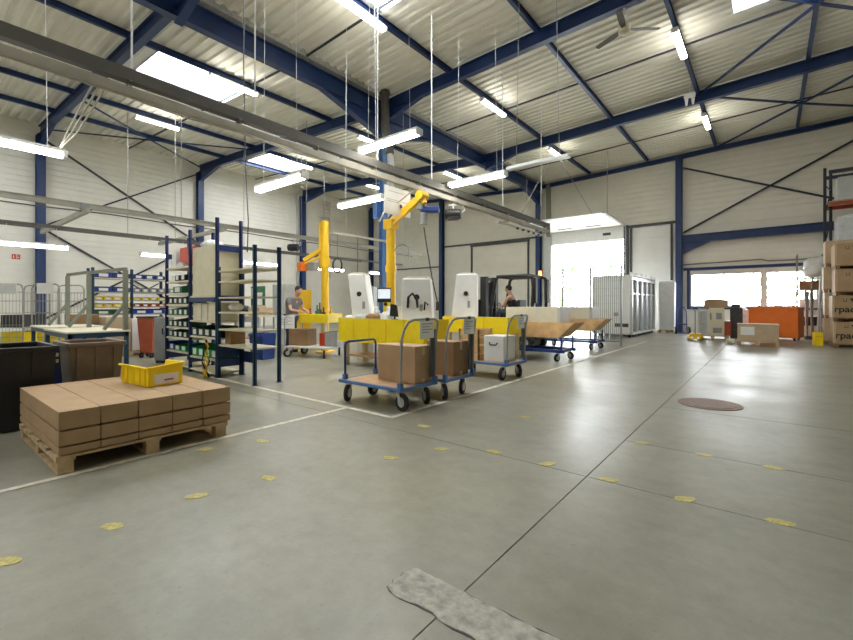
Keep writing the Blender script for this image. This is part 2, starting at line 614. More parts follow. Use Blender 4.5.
for p, q in (((-1.91, 17.25), (.92, 13.95)), ((-1.91, 10.6), (.92, 13.95)), ((3.75, 17.25), (.92, 13.95)), ((3.75, 10.6), (.92, 13.95)),
             ((-1.91, 23.5), (.92, 20.5)), ((-1.91, 17.25), (.92, 20.5)), ((3.75, 23.5), (.92, 20.5)), ((3.75, 17.25), (.92, 20.5))):
    br.bar(rp(*p), rp(*q), .06, .06)
for p, q in (((-24.4, 4), (-21.76, 7.3)), ((-21.76, 7.3), (-24.4, 10.6)), ((-21.76, 7.3), (-18.92, 4)), ((-18.92, 10.6), (-21.76, 7.3))):
    br.bar(rp(*p), rp(*q), .05, .05)
struct(br, 'trim_34', STEEL)

# columns
nc = 0
for y in (-2.6, 4.0, 10.6, 17.25):
    nc += 1
    struct(hcol(MB(), XL + .16, y, deck(XL) - .5, 'x', .3, .3), f'column_{nc}', STEEL)
for y in (-2.6, 10.6):
    nc += 1
    struct(hcol(MB(), XV, y, deck(XV) - .67, 'x', .22, .2), f'column_{nc}', STEELB)
for x in (XL + .2, -17.5, -10.47, -3.36, 3.75):
    nc += 1
    mb = hcol(MB(), x, YG - .17, deck(x) - .36, 'y', .3, .26)
    struct(mb, f'column_{nc}', STEEL)
# pale cover panel beside the post by the open door
struct(MB().bx(-10.2, YG - .18, 0, -9.76, YG - .001, 5.2), 'trim_35', GREYL)
struct(MB().bx(-10.0, YG - .2, 5.2, -9.8, YG - .001, 8.2), 'trim_36', OLIVE)
# wall bracing
wb = MB()
xw = XL + .07
zt, zm = 8.55, 4.66
for y0, y1 in ((4.0, 10.6),):
    wb.bar((xw, y0, zt), (xw, y1, zm), .07, .07).bar((xw, y0, zm), (xw, y1, zt), .07, .07)
    wb.bar((xw, y0, zm), (xw, y1, .6), .07, .07).bar((xw, y0, .6), (xw, y1, zm), .07, .07)
struct(wb, 'trim_37', DARKROD)
yb = YG - .07
gb = MB()
gb.bar((-3.2, yb, 7.85), (3.7, yb, 4.85), .07, .07).bar((-3.2, yb, 4.75), (3.7, yb, 8.35), .07, .07)
struct(gb, 'trim_38', DARKROD)
bb = MB()
ibeam(bb, (-3.2, YG - .2, 4.42), (3.7, YG - .2, 4.48), .36, .2)
bb.prism([(-3.2, 4.26), (-2.1, 4.26), (-3.2, 3.75)], YG - .21, YG - .19, 'y')
bb.bar((-3.2, YG - .2, 3.75), (-2.1, YG - .2, 4.25), .2, .02)
struct(bb, 'roof_beam_40', STEEL)
# blue trim over the windows, frames and ledges
struct(MB().bx(-3.2, YG - .09, 2.93, 1.75, YG, 3.06), 'trim_1', STEEL)
struct(MB().bx(-3.05, YG - .08, 1.16, -2.93, YG, 2.93).bx(-3.05, YG - .1, 1.1, 1.75, YG, 1.2), 'trim_2', STEEL)
for i, (a, b, c, d) in enumerate(WINS):
    w = MB()
    t = .03
    if i == 0:
        w.bx(-1.615, YG - .02, c + t, -1.585, YG + .08, d - t)
    w.bx(a, YG - .03, c, a + t, YG + .1, d).bx(b - t, YG - .03, c, b, YG + .1, d).bx(a + t, YG - .03, c, b - t, YG + .1, c + t).bx(a + t, YG - .03, d - t, b - t, YG + .1, d)
    fr = struct(w, f'window_{i + 1}', GREYL)
    gl = mat(f'window_glass_{i}', (.9, .95, .95), .05, var=0, alpha=.12)
    MB().bx(a + t, YG + .03, c + t, b - t, YG + .036, d - t).build('window_pane', gl, fr)
# conduit above the windows
cd = MB().tube([(-3.2, YG - .05, 3.22), (-1.0, YG - .05, 3.27), (-.3, YG - .05, 3.3), (0, YG - .05, 3.2), (1.6, YG - .05, 3.2)], .025)
struct(cd, 'trim_3', OLIVE)


def sectional_door(n, x0, x1, z1, mats, up=False):
    """closed sectional door leaf with a dark frame"""
    lf = MB()
    k = int(round(z1 / .6))
    for i in range(k):
        lf.bx(x0 + .08, YG + .02, i * z1 / k + .004, x1 - .08, YG + .06, (i + 1) * z1 / k - .004)
        lf.bx(x0 + .08, YG + .012, i * z1 / k + z1 / k * .45, x1 - .08, YG + .02, i * z1 / k + z1 / k * .55)
    lf.bx(x0 + .05, YG + .06, 0, x1 - .05, YG + .09, z1)
    d = struct(lf, f'door_{n}', mats)
    MB().bx(x0 - .02, YG - .06, 0, x0 + .08, YG + .05, z1).bx(x1 - .08, YG - .06, 0, x1 + .02, YG + .05, z1).bx(x0 - .05, YG - .08, z1, x1 + .05, YG + .05, z1 + .12).build('door_frame', GREYD, d)
    return d


sectional_door(2, DOORB[0], DOORB[1], DOORB[3], CLAD)
sectional_door(3, DOORC[0], DOORC[1], DOORC[3], CLADW)
# raised door: leaf lies under the roof on its tracks
x0, x1 = -9.66, -5.82
lf = MB()
for i in range(6):
    ya = YG - .25 - (i + 1) * .62
    lf.bx(x0, ya + .006, 5.40, x1, ya + .614, 5.44)
for i, y in enumerate((21.4, 22.2)):
    pass
d1 = struct(lf, 'door_1', WHITE)
pn = MB()
for xx in (-9.0, -7.5):
    MB().bx(xx, 22.62, 5.38, xx + .75, 22.8, 5.40).build('door_slot', GREYD, d1)
tk = MB()
for x in (x0 - .06, x1 + .06):
    tk.bar((x, YG - .1, 0), (x, YG - .1, 5.1), .06, .06).tube([(x, YG - .1, 5.1), (x, YG - .15, 5.3), (x, YG - .35, 5.42)], .035).bar((x, YG - .35, 5.43), (x, 19.9, 5.43), .06, .06)
tk.bar((x0 - .06, 19.9, 5.43), (x1 + .06, 19.9, 5.43), .06, .08)
for k in range(12):
    tk.bx(x1 + .0, 20.3 + k * .27, 5.36, x1 + .05, 20.36 + k * .27, 5.42)
tk.cyl((x1 + .06, 20.4, 5.43), (x1 + .06, 20.4, deck(x1) - .2), .014, 8).cyl((x0 - .06, 20.4, 5.43), (x0 - .06, 20.4, deck(x0) - .2), .014, 8)
tk.bar((-7.6, 19.3, 8.15), (-6.3, 19.95, 5.45), .025, .025)
tk.build('door_track', GALV, d1)
hd = MB().bx(x0 - .06, YG - .06, 4.72, x1 + .06, YG - .01, 5.36)
hd.build('door_header', WHITE, d1)
MB().bx(-6.9, YG - .08, 4.98, -6.5, YG - .06, 5.12).build('door_plate', GREYD, d1)
jm = MB().bx(-9.76, YG - .1, 0, -9.70, YG + .14, 4.72).bx(-5.86, YG - .1, 0, -5.62, YG + .14, 5.4).bx(-5.62, YG - .06, 5.26, -3.5, YG - .001, 5.38)
struct(jm, 'trim_4', GREYD)
# dark rail over the closed doors
struct(MB().bx(-17.4, YG - .07, 5.22, -10.5, YG, 5.32), 'trim_40', GREYD)
struct(MB().bx(-24.5, YG - .07, 3.9, -17.6, YG, 3.98), 'trim_41', GREYD)
# downpipe in the corner of the wall and at the middle column
struct(MB().tube([(XL + .12, 16.85, 0), (XL + .12, 16.85, 8.1), (XL + .25, 16.85, 8.5), (XL + .5, 16.85, 8.75)], .07, 10), 'trim_6', GREYL, smooth=True)
PIPE = mat('dark_pipe', (.085, .078, .062), .45, var=.2)
dp = struct(MB().tube([(-9.96, 10.24, 8.42), (-9.96, 10.24, 7.3), (-9.93, 10.24, 7.05), (-9.82, 10.28, 6.7), (-9.80, 10.3, 6.3)], .145, 14).cyl((-9.96, 10.24, 8.28), (-9.96, 10.24, 8.36), .17, 14), 'trim_7', PIPE, smooth=True)
MB().tube([(-9.80, 10.3, 6.3), (-9.78, 10.36, 6.0), (-9.78, 10.4, 0)], .1, 12).build('lower_pipe', GREYL, dp, smooth=True)
MB().bar((-9.96, 10.24, 8.38), (-10.3, 10.4, 8.38), .2, .1).build('gutter_outlet', PIPE, dp)
# grey box on the middle column
struct(MB().bx(XV - .3, 10.4, 4.3, XV - .1, 10.6, 5.1), 'trim_8', STEELB)
# ladder fixed to the wall
la = MB()
for y in (18.9, 19.45):
    la.cyl((XL + .25, y, 3.2), (XL + .25, y, 8.6), .025, 8)
for k in range(18):
    la.cyl((XL + .25, 18.9, 3.4 + k * .29), (XL + .25, 19.45, 3.4 + k * .29), .016, 6)
for z in (4.2, 5.9, 7.4):
    for y in (18.9, 19.45):
        la.bar((XL, y, z), (XL + .25, y, z), .03, .03)
    la.cyl((XL + .25, 18.5, z), (XL + .25, 19.45, z), .02, 6)
struct(la, 'trim_9', GALV)

# ------------------------------------------------------------------ outside
struct(MB().bx(-40, YG + .13, -.25, 30, 80, -.05), 'exterior_ground', ASPH)
random.seed(11)


def tree(x, y, h, r, label):
    t = T('tree', label, 'tree', (x, y, -.05), 0, 'trees outside the hall')
    MB().cyl((0, 0, 0), (0, 0, h * .6), .14, 8, .07).build('trunk', BARK, t, smooth=True)
    c = MB()
    for k in range(420):
        a, b = random.uniform(0, 2 * PI), math.acos(random.uniform(-1, 1))
        q = r * random.uniform(.55, 1)
        p = Vector((q * math.sin(b) * math.cos(a), q * math.sin(b) * math.sin(a), h * .62 + q * 1.15 * math.cos(b)))
        M = Matrix.Translation(p) @ Matrix.Rotation(random.uniform(0, 6), 4, 'Z') @ Matrix.Rotation(random.uniform(-1, 1), 4, 'X')
        l = random.uniform(.14, .3)
        c.add([(-l, 0, 0), (0, -l * .5, .03), (l, 0, 0), (0, l * .5, .03), (0, 0, .08)], [(0, 1, 4), (1, 2, 4), (2, 3, 4), (3, 0, 4)], 0, M)
    c.build('crown', LEAF, t, fix=False)


tree(-13.2, 34, 4.6, 2.0, 'sunlit green tree seen low through the middle of the open loading door')
tree(-9.8, 37, 6.5, 2.3, 'pale leafy tree at the top corner of the open loading door')
tree(-17.5, 38, 4.2, 1.9, 'small tree beside the grey jamb of the open loading door')
tree(.6, 40, 5.2, 2.4, 'bright tree showing through the window above the orange container')

# ------------------------------------------------------------------ tube lights under the roof and hung over the work area


def lamp_parts(t, L):
    MB().bx(-.07, -L / 2, -.04, .07, L / 2, .02).build('lamp_body', WHITE, t, bevel=.008)
    d = MB()
    prof = [(-.075, -.045), (-.08, -.085), (-.05, -.12), (.05, -.12), (.08, -.085), (.075, -.045)]
    d.prism(prof, -L / 2 + .03, L / 2 - .03, 'y')
    d.build('diffuser', TUBE, t)
    for s in (-1, 1):
        MB().bx(-.083, s * L / 2 - .03, -.123, .083, s * L / 2 + .03, .0).build('end_cap', WHITE, t, bevel=.01)


def roof_lamp(x, y, label):
    t = T('mounted_tube_lamp', label, 'lamp', (x + .03, y, deck(x) - .25), 0, 'tube lamps fixed under the roof purlins')
    lamp_parts(t, 1.55)
    MB().bx(-.02, -.5, .02, .02, -.46, .07).bx(-.02, .46, .02, .02, .5, .07).build('lamp_bracket', GALV, t)


RL = [(-7.55, 6.93, 'ceiling tube lamp right under the bright roof light nearest the middle column top'),
      (-7.55, 13.15, 'ceiling tube lamp on first purlin beyond the middle column, between it and the fan'),
      (-7.6, 18.9, 'ceiling tube lamp above the raised loading door, near the end wall'),
      (-1.93, 13.4, 'ceiling tube lamp on the purlin beside the ceiling fan'),
      (-1.93, 19.7, 'ceiling tube lamp near the end wall, past the white bracket beside the fan'),
      (-18.95, 6.6, 'ceiling tube lamp over the tall blue racking, close to the cream side wall'),
      (-13.2, 6.75, 'ceiling tube lamp touching the edge of the largest roof light'),
      (-13.2, 12.75, 'ceiling tube lamp just behind the middle column, past the grey downpipe'),
      (-13.25, 18.7, 'ceiling tube lamp far behind the middle column toward the closed door'),
      (-18.9, 13.1, 'ceiling tube lamp beside the small bluish roof light on the far side'),
      (-18.85, 18.5, 'ceiling tube lamp deep in the corner between side wall and end wall')]
for x, y, l in RL:
    roof_lamp(x, y, l)
for i, (x, y) in enumerate(((3.78, 14.5), (-13.2, .4), (-1.93, .6), (-7.57, .0), (3.78, 6.5), (-1.93, -4.0))):  # extra lamps out of view, added to light the foreground
    roof_lamp(x, y, ['ceiling tube lamp above the aisle before the carton stack', 'ceiling tube lamp over the framed workbenches',
                     'ceiling tube lamp directly over the floor repair strip', 'ceiling tube lamp over the flat carton pallet', 'ceiling tube lamp above the clear floor away from racks', 'ceiling tube lamp farthest from the loading door'][i])


def hung_lamp(x, y, z, rz, label, L=1.55, drop=None, lit=True, body=None):
    t = T('hanging_tube_lamp', label, 'lamp', (x, y, z), rz, 'tube lamps hung over the work area')
    lamp_parts(t, L)
    c, s_ = math.cos(rz), math.sin(rz)
    for s in (-1, 1):
        o = s * L * .36
        X = x - s_ * o
        zz = (drop if drop else deck(X) - .02) - z
        MB().cyl((0, o, 0), (0, o * .9, zz), .005, 6).build('suspension_cable', PAPER, t)


HLs = [(-9.3, 1.05, 3.9, 0, 'hanging tube lamp over the black container, cut off by the picture edge'),
       (-7.25, 4.6, 3.68, PI / 2, 'hanging tube lamp in front of the small bluish roof light, under the long rail'),
       (-5.75, 6.0, 4.52, PI / 2, 'hanging tube lamp crossing the grey downpipe of the middle column'),
       (-7.85, 7.2, 3.9, PI / 2, 'hanging tube lamp left of the yellow crane arm, behind the blue column'),
       (-5.5, 8.8, 4.38, PI / 2, 'hanging tube lamp above the black hoist motor, in line with an unlit white channel')]
for a in HLs:
    hung_lamp(*a)
for i, y in enumerate((2.4, 5.75, 9.15, 12.55, 15.8)):
    hung_lamp(-15.7, y, 3.0, 0, ['low tube lamp over the wire cages at the picture edge', 'low tube lamp beside the red box of the tall blue racking',
                                 'low tube lamp seen through the top of the open shelving', 'low tube lamp behind the rear yellow crane post',
                                 'low tube lamp just behind the foot of the blue middle column'][i], drop=3.48)
# unlit white channel in line with the last hung lamp
t = T('hanging_light_channel', 'unlit white channel continuing from a hanging lamp toward the end wall', 'lamp', (-3.95, 8.8, 4.42))
MB().bx(-.72, -.08, -.05, .72, .08, .02).build('channel_body', WHITE, t, bevel=.01)
for s in (-1, 1):
    MB().cyl((s * .5, 0, 0), (s * .42, 0, deck(-3.95) - 4.44), .007, 6).build('suspension_cable', GALV, t)

# ------------------------------------------------------------------ overhead rails
XR1 = -6.4
t = T('overhead_rail', 'long double grey rail hung above the carts, pointing at the end wall', 'rail', (XR1, 0, 0))
mb = MB()
mb.bx(-.06, -2, 4.29, .06, 15.2, 4.31).bx(-.06, -2, 4.15, .06, 15.2, 4.17).bx(-.012, -2, 4.17, .012, 15.2, 4.29).bx(-.06, -2, 4.17, -.048, 15.2, 4.29).bx(.048, -2, 4.17, .06, 15.2, 4.29)
mb.build('upper_rail', RAIL, t)
mb = MB()
mb.bx(-.045, -2, 4.06, .045, 15.2, 4.075).bx(-.045, -2, 3.975, -.034, 15.2, 4.06).bx(.034, -2, 3.975, .045, 15.2, 4.06).bx(-.045, -2, 3.97, -.014, 15.2, 3.98).bx(.014, -2, 3.97, .045, 15.2, 3.98)
mb.build('lower_rail', RAILP, t)
for k in range(12):
    y = -1 + k * 1.45
    MB().bx(-.07, y - .015, 4.075, -.045, y + .015, 4.16).bx(.045, y - .015, 4.075, .07, y + .015, 4.16).bx(-.07, y - .015, 4.1, .07, y + .015, 4.14).build('rail_bracket', RAILP, t)
MB().bx(-.28, 11.8, 3.86, -.16, 15.1, 3.92).build('light_strip', WHITE, t)
for k in range(5):
    MB().bx(-.2, 13.0 + k * .42, 3.84, -.155, 13.16 + k * .42, 3.9).build('strip_socket', BLACK, t)
for y in (12.2, 14.6):
    MB().bx(-.23, y - .02, 3.92, -.03, y + .02, 3.98).build('strip_bracket', RAILP, t)
mb = MB()
mb.tube([(-.13, -2 + k * .6, 4.11 + .012 * math.sin(k * 2.1)) for k in range(29)], .014, 6).tube([(-.19, 1.2 + k * .5, 4.03 + .02 * math.sin(k * 1.7)) for k in range(26)], .010, 6).tube([(-.16, 1 + k * .5, 4.16 + .01 * math.sin(k * 2.7)) for k in range(26)], .02, 6)
mb.build('cable_run', RAILP, t)
for y in (-.6, 1.93, 3.62, 6.36, 8.2, 11.75, 14.6):
    MB().cyl((0, y, 4.31), (0, y, deck(XR1) - .01), .013, 6).build('suspension_rod', PAPER, t)
MB().bx(-.07, 15.2, 3.95, .07, 15.24, 4.33).build('end_stop', RAIL, t)
MB().cyl((0, 13.0, 4.31), (-1.15, 18.6, 8.15), .016, 6).build('stay_rod', RAILP, t)
# chain-like pair of lines on the hung lamp chain
t2 = T('crane_runway', 'upper pale crane rail of the two running along the cream side wall', 'rail', (-14.2, 0, 0), 0, 'light crane rails along the side wall')
MB().bx(-.05, -2, 3.86, .05, 17.5, 3.98).bx(-.09, -2, 3.98, .09, 17.5, 4.0).build('rail_profile', RAILP, t2)
MB().tube([(.0, -1 + k * .8, 3.78 + .02 * math.sin(k * 1.3)) for k in range(23)], .018, 6).build('cable_run', RAIL, t2)
for y in (1.0, 5.6, 10.2, 14.8):
    MB().cyl((0, y, 4.0), (0, y, deck(-14.2) - .02), .012, 6).build('suspension_rod', GALV, t2)
t3 = T('crane_runway', 'lower grey crane rail closest to the cream side wall', 'rail', (-19, 0, 0), 0, 'light crane rails along the side wall')
MB().bx(-.05, -2, 3.86, .05, 17.5, 3.98).bx(-.09, -2, 3.98, .09, 17.5, 4.0).build('rail_profile', RAIL, t3)
for y in (1.0, 5.6, 10.2, 14.8):
    MB().cyl((0, y, 4.0), (0, y, deck(-19) - .02), .012, 6).build('suspension_rod', GALV, t3)
for y, l in ((3.2, 'pale crane bridge between the side rails, above the wire cages'), (6.8, 'pale crane bridge between the side rails, above the tall blue racking')):
    t = T('crane_bridge', l, 'crane', (-16.6, y, 3.78), 0, 'crane bridges on the side rails')
    MB().bx(-2.75, -.05, -.06, 2.75, .05, .06).build('bridge_beam', RAILP, t)
    for s in (-1, 1):
        MB().bx(s * 2.4 - .1, -.09, .06, s * 2.4 + .1, .09, .2).build('trolley', GREYP, t)
# rail carrying the low lamps
t = T('lamp_rail', 'thin grey rail that carries the low tube lamps', 'rail', (-15.7, 0, 3.5))
MB().bx(-.04, 0, -.04, .04, 17.5, .04).build('rail_profile', RAIL, t)
for y in (1.2, 6, 11, 16):
    MB().cyl((0, y, .04), (0, y, deck(-15.7) - 3.52), .01, 6).build('suspension_rod', GALV, t)


def chain_motor(x, y, z, label, mt):
    t = T('hanging_hoist_motor', label, 'hoist', (x, y, z), .5, 'chain hoists on the rails')
    mb = MB()
    mb.cyl((-.2, 0, -.12), (.2, 0, -.12), .13, 14).bx(-.14, -.11, -.26, .14, .11, .0)
    mb.build('motor_body', mt, t, smooth=True, bevel=.01)
    MB().tube([(0, 0, .0), (0, 0, .14), (.03, 0, .2)], .02, 6).bx(-.1, -.02, .1, .1, .02, .14).build('hook', CHROME, t)
    MB().tube([(.2, .05, .02), (.27, .05, .1), (.3, .02, .0), (.24, 0, -.08)], .014, 6).build('cable', CHROME, t)


chain_motor(-6.40, 9.1, 3.77, 'black hoist motor hanging from the long grey rail beside the crane tip', BLACK)
chain_motor(-14.2, 9.6, 3.62, 'black hoist motor hanging from the pale side rail above the worker', BLACK)
# hanging white notice under the long rail
t = T('hanging_notice', 'white notice board hung under the long rail beside the blue column', 'sign', (-6.42, 7.0, 3.9))
nbm = MB().bx(-.012, -.42, -.62, .012, .42, -.02)
nbm.build('board', WHITE, t)
pm = MB()
for z, a, b in ((-.12, -.3, .2), (-.3, -.36, .3), (-.34, -.36, .1)):
    pm.bx(.0125, a, z - .012, .014, b, z + .006)
pm.build('printed_line', GREYL, t)
for s in (-1, 1):
    MB().cyl((0, s * .35, -.02), (0, s * .35, .08), .008, 6).build('hanger', GALV, t)
# pale tubes of the hose bundle drooping from rail to the hung lamp
hb = MB()
for k in range(3):
    hb.tube([(-6.47, 1.56 + .06 * k, 4.05), (-7.4, 1.62 + .05 * k, 4.02 - .03 * k), (-8.4, 1.7 + .04 * k, 4.0 - .03 * k), (-9.25, 1.76, 3.93)], .014, 6)
solo(hb, 'cable_bundle', RAILP, 'pale cable bundle sloping from the long rail to the hanging lamp', 'cable')
# long dark air hose from the roof to the racking
solo(MB().tube([(-8.0, 4.3, 8.3), (-8.02, 4.3, 6), (-7.95, 4.3, 4), (-7.75, 4.25, 2.9), (-7.7, 4.2, 2.3)], .012, 6), 'hanging_air_hose', GREYD, 'thin dark hose dropping from the roof behind the tall racking', 'hose')

# ------------------------------------------------------------------ ceiling fan, white bracket
BLADE = mat('fan_blade_brown', (.09, .075, .055), .4)
t = T('ceiling_fan', 'white three-blade ceiling fan under the roof beam', 'fan', (-2.62, 10.62, 7.68))
MB().cyl((0, 0, .1), (0, 0, deck(-2.62) - 7.68 - .5), .025, 10).cyl((0, 0, .33), (0, 0, .43), .07, 12, .04).build('down_rod', WHITE, t, smooth=True)
MB().cyl((0, 0, -.06), (0, 0, .1), .13, 20).cyl((0, 0, -.1), (0, 0, -.06), .07, 16, .12).build('motor_housing', CREAM, t, smooth=True)
for k in range(3):
    a = .62 + k * 2 * PI / 3
    M = Matrix.Rotation(a, 4, 'Z') @ Matrix.Rotation(.2, 4, 'X')
    b = MB().add([(.1, -.04, 0), (.3, -.07, 0), (.78, -.06, 0), (.8, 0, 0), (.78, .06, 0), (.3, .07, 0), (.1, .04, 0),
                  (.1, -.04, .012), (.3, -.07, .012), (.78, -.06, .012), (.8, 0, .012), (.78, .06, .012), (.3, .07, .012), (.1, .04, .012)],
                 [tuple(range(6, -1, -1)), tuple(range(7, 14))] + [(i, (i + 1) % 7, 7 + (i + 1) % 7, 7 + i) for i in range(7)], 0, M)
    b.build('fan_blade', BLADE, t)
t = T('cable_hanger', 'white pronged hanger dropping from the purlin near the fan', 'hanger', (-2.0, 16.1, 8.05))
MB().cyl((0, 0, .1), (0, 0, deck(-2) - 8.05 - .17), .014, 8).build('rod', WHITE, t)
MB().bx(-.16, -.06, -.05, .16, .06, .08).frus((-.09, 0), .05, .05, .1, .1, -.3, -.05).frus((.09, 0), .05, .05, .1, .1, -.3, -.05).build('prongs', WHITE, t, bevel=.01)

# ------------------------------------------------------------------ floor stickers
random.seed(5)
FM = [(-3.02, .36, 'worn yellow floor sticker at the picture edge, in front of the carton pallet'),
      (-3.01, .81, 'large yellow floor sticker opposite the near pallet corner'),
      (-3.04, 1.3, 'yellow floor sticker opposite the middle of the carton pallet'),
      (-2.93, 1.77, 'yellow floor sticker opposite the far end of the carton pallet'),
      (-3.97, 1.77, 'faint yellow floor sticker close under the pallet side'),
      (-3.78, 2.21, 'yellow floor sticker between pallet end and open shelving'),
      (-2.51, 2.65, 'faded yellow floor sticker halfway from pallet to joint crossing'),
      (-2.31, 3.1, 'yellow floor sticker in front of the first cart'),
      (-1.9, 3.33, 'yellow floor sticker two short of the joint crossing'),
      (-1.42, 3.35, 'yellow floor sticker just before the joint crossing, near the long joint'),
      (-.93, 3.33, 'dark-rimmed yellow floor sticker just past the joint crossing'),
      (-.44, 3.32, 'yellow floor sticker second past the crossing on the cross joint'),
      (.05, 3.32, 'bright oval yellow floor sticker, third past the crossing'),
      (-.93, 4.42, 'small yellow floor sticker beside the long joint, toward the manhole'),
      (-.44, 4.4, 'pale yellow floor sticker between manhole and the cross joint'),
      (.03, 4.4, 'dull yellow floor sticker farthest along the second cross joint'),
      (-2.22, 4.59, 'yellow floor sticker beside the cart row, short of the white sheen'),
      (-2.89, 3.57, 'yellow floor sticker next to the white line corner')]
for x, y, l in FM:
    n = 14
    a0 = random.uniform(-.4, .4)
    ps = []
    for k in range(n):
        q = 2 * PI * k / n
        r = random.uniform(.82, 1.1)
        px_, py_ = .075 * r * math.cos(q), .042 * r * math.sin(q)
        ps.append((px_ * math.cos(a0 + .5) - py_ * math.sin(a0 + .5), px_ * math.sin(a0 + .5) + py_ * math.cos(a0 + .5)))
    o = solo(MB().prism(ps, 0, .0025, 'z'), 'floor_sticker', YELM, l, 'floor marker', 'yellow stickers on the floor', loc=(x, y, 0))

# ------------------------------------------------------------------ pallet builder


def make_pallet(name, label, L, W, loc, rz=0, group=None, h=.139):
    t = T(name, label, 'pallet', loc, rz, group)
    m = MB()
    n = 5
    for k in range(n):
        w = .13
        y = -W / 2 + w / 2 + k * (W - w) / (n - 1)
        m.bx(-L / 2, y - w / 2, h - .022, L / 2, y + w / 2, h)
    m.build('top_deck', WOOD, t)
    m = MB()
    for x in (-L / 2 + .06, 0, L / 2 - .06):
        m.bx(x - .06, -W / 2, h - .044, x + .06, W / 2, h - .022)
        m.bx(x - .05, -W / 2, 0, x + .05, W / 2, .02)
    m.build('cross_boards', WOOD, t)
    for x in (-L / 2 + .06, 0, L / 2 - .06):
        for y in (-W / 2 + .06, 0, W / 2 - .06):
            MB().bx(x - .05, y - .05, .02, x + .05, y + .05, h - .044).build('block', WOOD, t)
    return t


make_pallet('wooden_pallet', 'wide wooden pallet carrying the low stack of flat brown cartons', 1.32, 1.5, (-4.98, 1.44, 0), PI / 2)
random.seed(2)
lay = [('bottom', .14, .205), ('middle', .207, .328), ('top', .330, .482)]
for ln_, z0, z1 in lay:
    for k in range(5):
        y0 = .79 + k * .267
        mb = MB().bx(-.785, -.1305, .013, .785, .1305, z1 - z0).bx(-.76, -.112, 0, .76, .112, .013)
        o = solo(mb, 'flat_carton', CARD, f'long flat brown carton, {ln_} layer on pallet, {ORD[k]} row counting toward shelving', 'carton',
                 'flat cartons on the low pallet', loc=(-5.005 + random.uniform(-.005, .005), y0 + .1335, z0), bevel=.003)
        if ln_ == 'top':
            pass
# yellow picking bin on the cartons
t = T('yellow_bin', 'yellow plastic bin with a dipped end, on top of the flat cartons', 'bin', (-5.11, 1.72, .483), .10)
b = MB().bx(-.28, -.15, 0, .30, .15, .012)
b.bx(-.29, -.165, 0, .30, -.15, .19).prism([(-.28, .012), (.30, .012), (.31, .215), (-.02, .215), (-.06, .15), (-.29, .08)], .15, .165, 'y')
b.bx(-.29, -.15, .0, -.275, .15, .085).prism([(-.15, .012), (.15, .012), (.165, .215), (-.165, .19)], .29, .305, 'x')
b.build('bin_body', YEL, t, bevel=.003)
rm = MB().bar((-.30, -.176, .188), (.31, -.176, .188), .028, .018).bar((-.03, .17, .213), (.32, .17, .213), .028, .018).bar((.312, -.18, .19), (.312, .18, .214), .028, .018)
rm.build('rim', YEL, t, bevel=.004)
MB().bx(.306, -.11, .02, .309, .12, .12).build('clear_label_holder', PAPER, t)
MB().bx(.3092, -.02, .05, .3105, .07, .065).build('label_mark', RED, t)
for x in (-.24, -.14, .0, .13, .24):
    MB().bx(x - .012, -.178, .01, x + .012, -.165, .18).build('rib', YEL, t)
MB().bx(-.2, -.1, .013, .1, .1, .07).build('contents', PAPER, t)

# ------------------------------------------------------------------ wheeled tubs


def caster_mb(r=.06, w=.035):
    return MB().cyl((-w / 2, 0, r), (w / 2, 0, r), r, 16)


def tub(name, label, mt, loc, L, W, z1, rz=0, wheels=True, group=None, ribs=4):
    t = T(name, label, 'container', loc, rz, group)
    MB().openbox(-W / 2 + .05, -L / 2 + .05, .14 if wheels else .012, W / 2 - .05, L / 2 - .05, z1, .012, taper=.05).build('tub_body', mt, t, bevel=.01)
    r = MB()
    for s in (-1, 1):
        r.bar((s * W / 2, -L / 2 - .02, z1), (s * W / 2, L / 2 + .02, z1), .05, .05).bar((-W / 2 - .02, s * L / 2, z1), (W / 2 + .02, s * L / 2, z1), .05, .05)
    r.build('rim', mt, t, bevel=.01)
    for k in range(ribs):
        r = MB()
        y = -L / 2 + (k + .5) * L / ribs
        r.add([(W / 2 - .055, y - .02, .2), (W / 2 - .055, y + .02, .2), (W / 2 - .03, y + .02, .2), (W / 2 - .03, y - .02, .2), (W / 2 - .0, y - .02, z1 - .03), (W / 2 - .0, y + .02, z1 - .03), (W / 2 + .015, y + .02, z1 - .03), (W / 2 + .015, y - .02, z1 - .03)],
              [(0, 3, 2, 1), (4, 5, 6, 7), (0, 1, 5, 4), (1, 2, 6, 5), (2, 3, 7, 6), (3, 0, 4, 7)])
        r.build('stiffener', mt, t)
    for sx in ((-1, 1) if wheels else ()):
        for sy in (-1, 1):
            o = caster_mb().build('wheel', RUB, t, smooth=True, loc=(sx * (W / 2 - .15), sy * (L / 2 - .15), 0))
            MB().bx(-.03, -.04, .1, .03, .04, .142).build('fork', GALV, o)
    return t


tub('plastic_container', 'large black plastic container behind the carton pallet', BLACK, (-6.42, .40, 0), 1.42, .86, .84, wheels=False)
tub('wheeled_container', 'brown plastic wheeled container beside the black one', BROWNP, (-6.42, 1.5, 0), .52, .62, .845, ribs=3)
# folded blue sack standing between the two tubs
bm_ = MB().frus((0, 0), .1, .14, .07, .05, 0, .8)
t = T('blue_folded_sack', 'blue upright sack with white buttons wedged between black and brown containers', 'sack', (-6.3, 1.165, 0))
bm_.build('sack_body', BLUEP, t, bevel=.01)
MB().bx(.035, -.012, .72, .045, .012, .76).bx(.035, -.012, .65, .045, .012, .69).build('button', WHITE, t)

# ------------------------------------------------------------------ blue shelving: tall run and lower open unit


def post_mb(h, w=.05):
    m = MB().bx(-w / 2, -w / 2, 0, w / 2, -w / 2 + .012, h).bx(-w / 2, -w / 2, 0, -w / 2 + .012, w / 2, h).bx(w / 2 - .012, -w / 2, 0, w / 2, w / 2, h)
    m.bx(-w / 2 - .02, -w / 2 - .02, 0, w / 2 + .02, w / 2 + .02, .008)
    return m


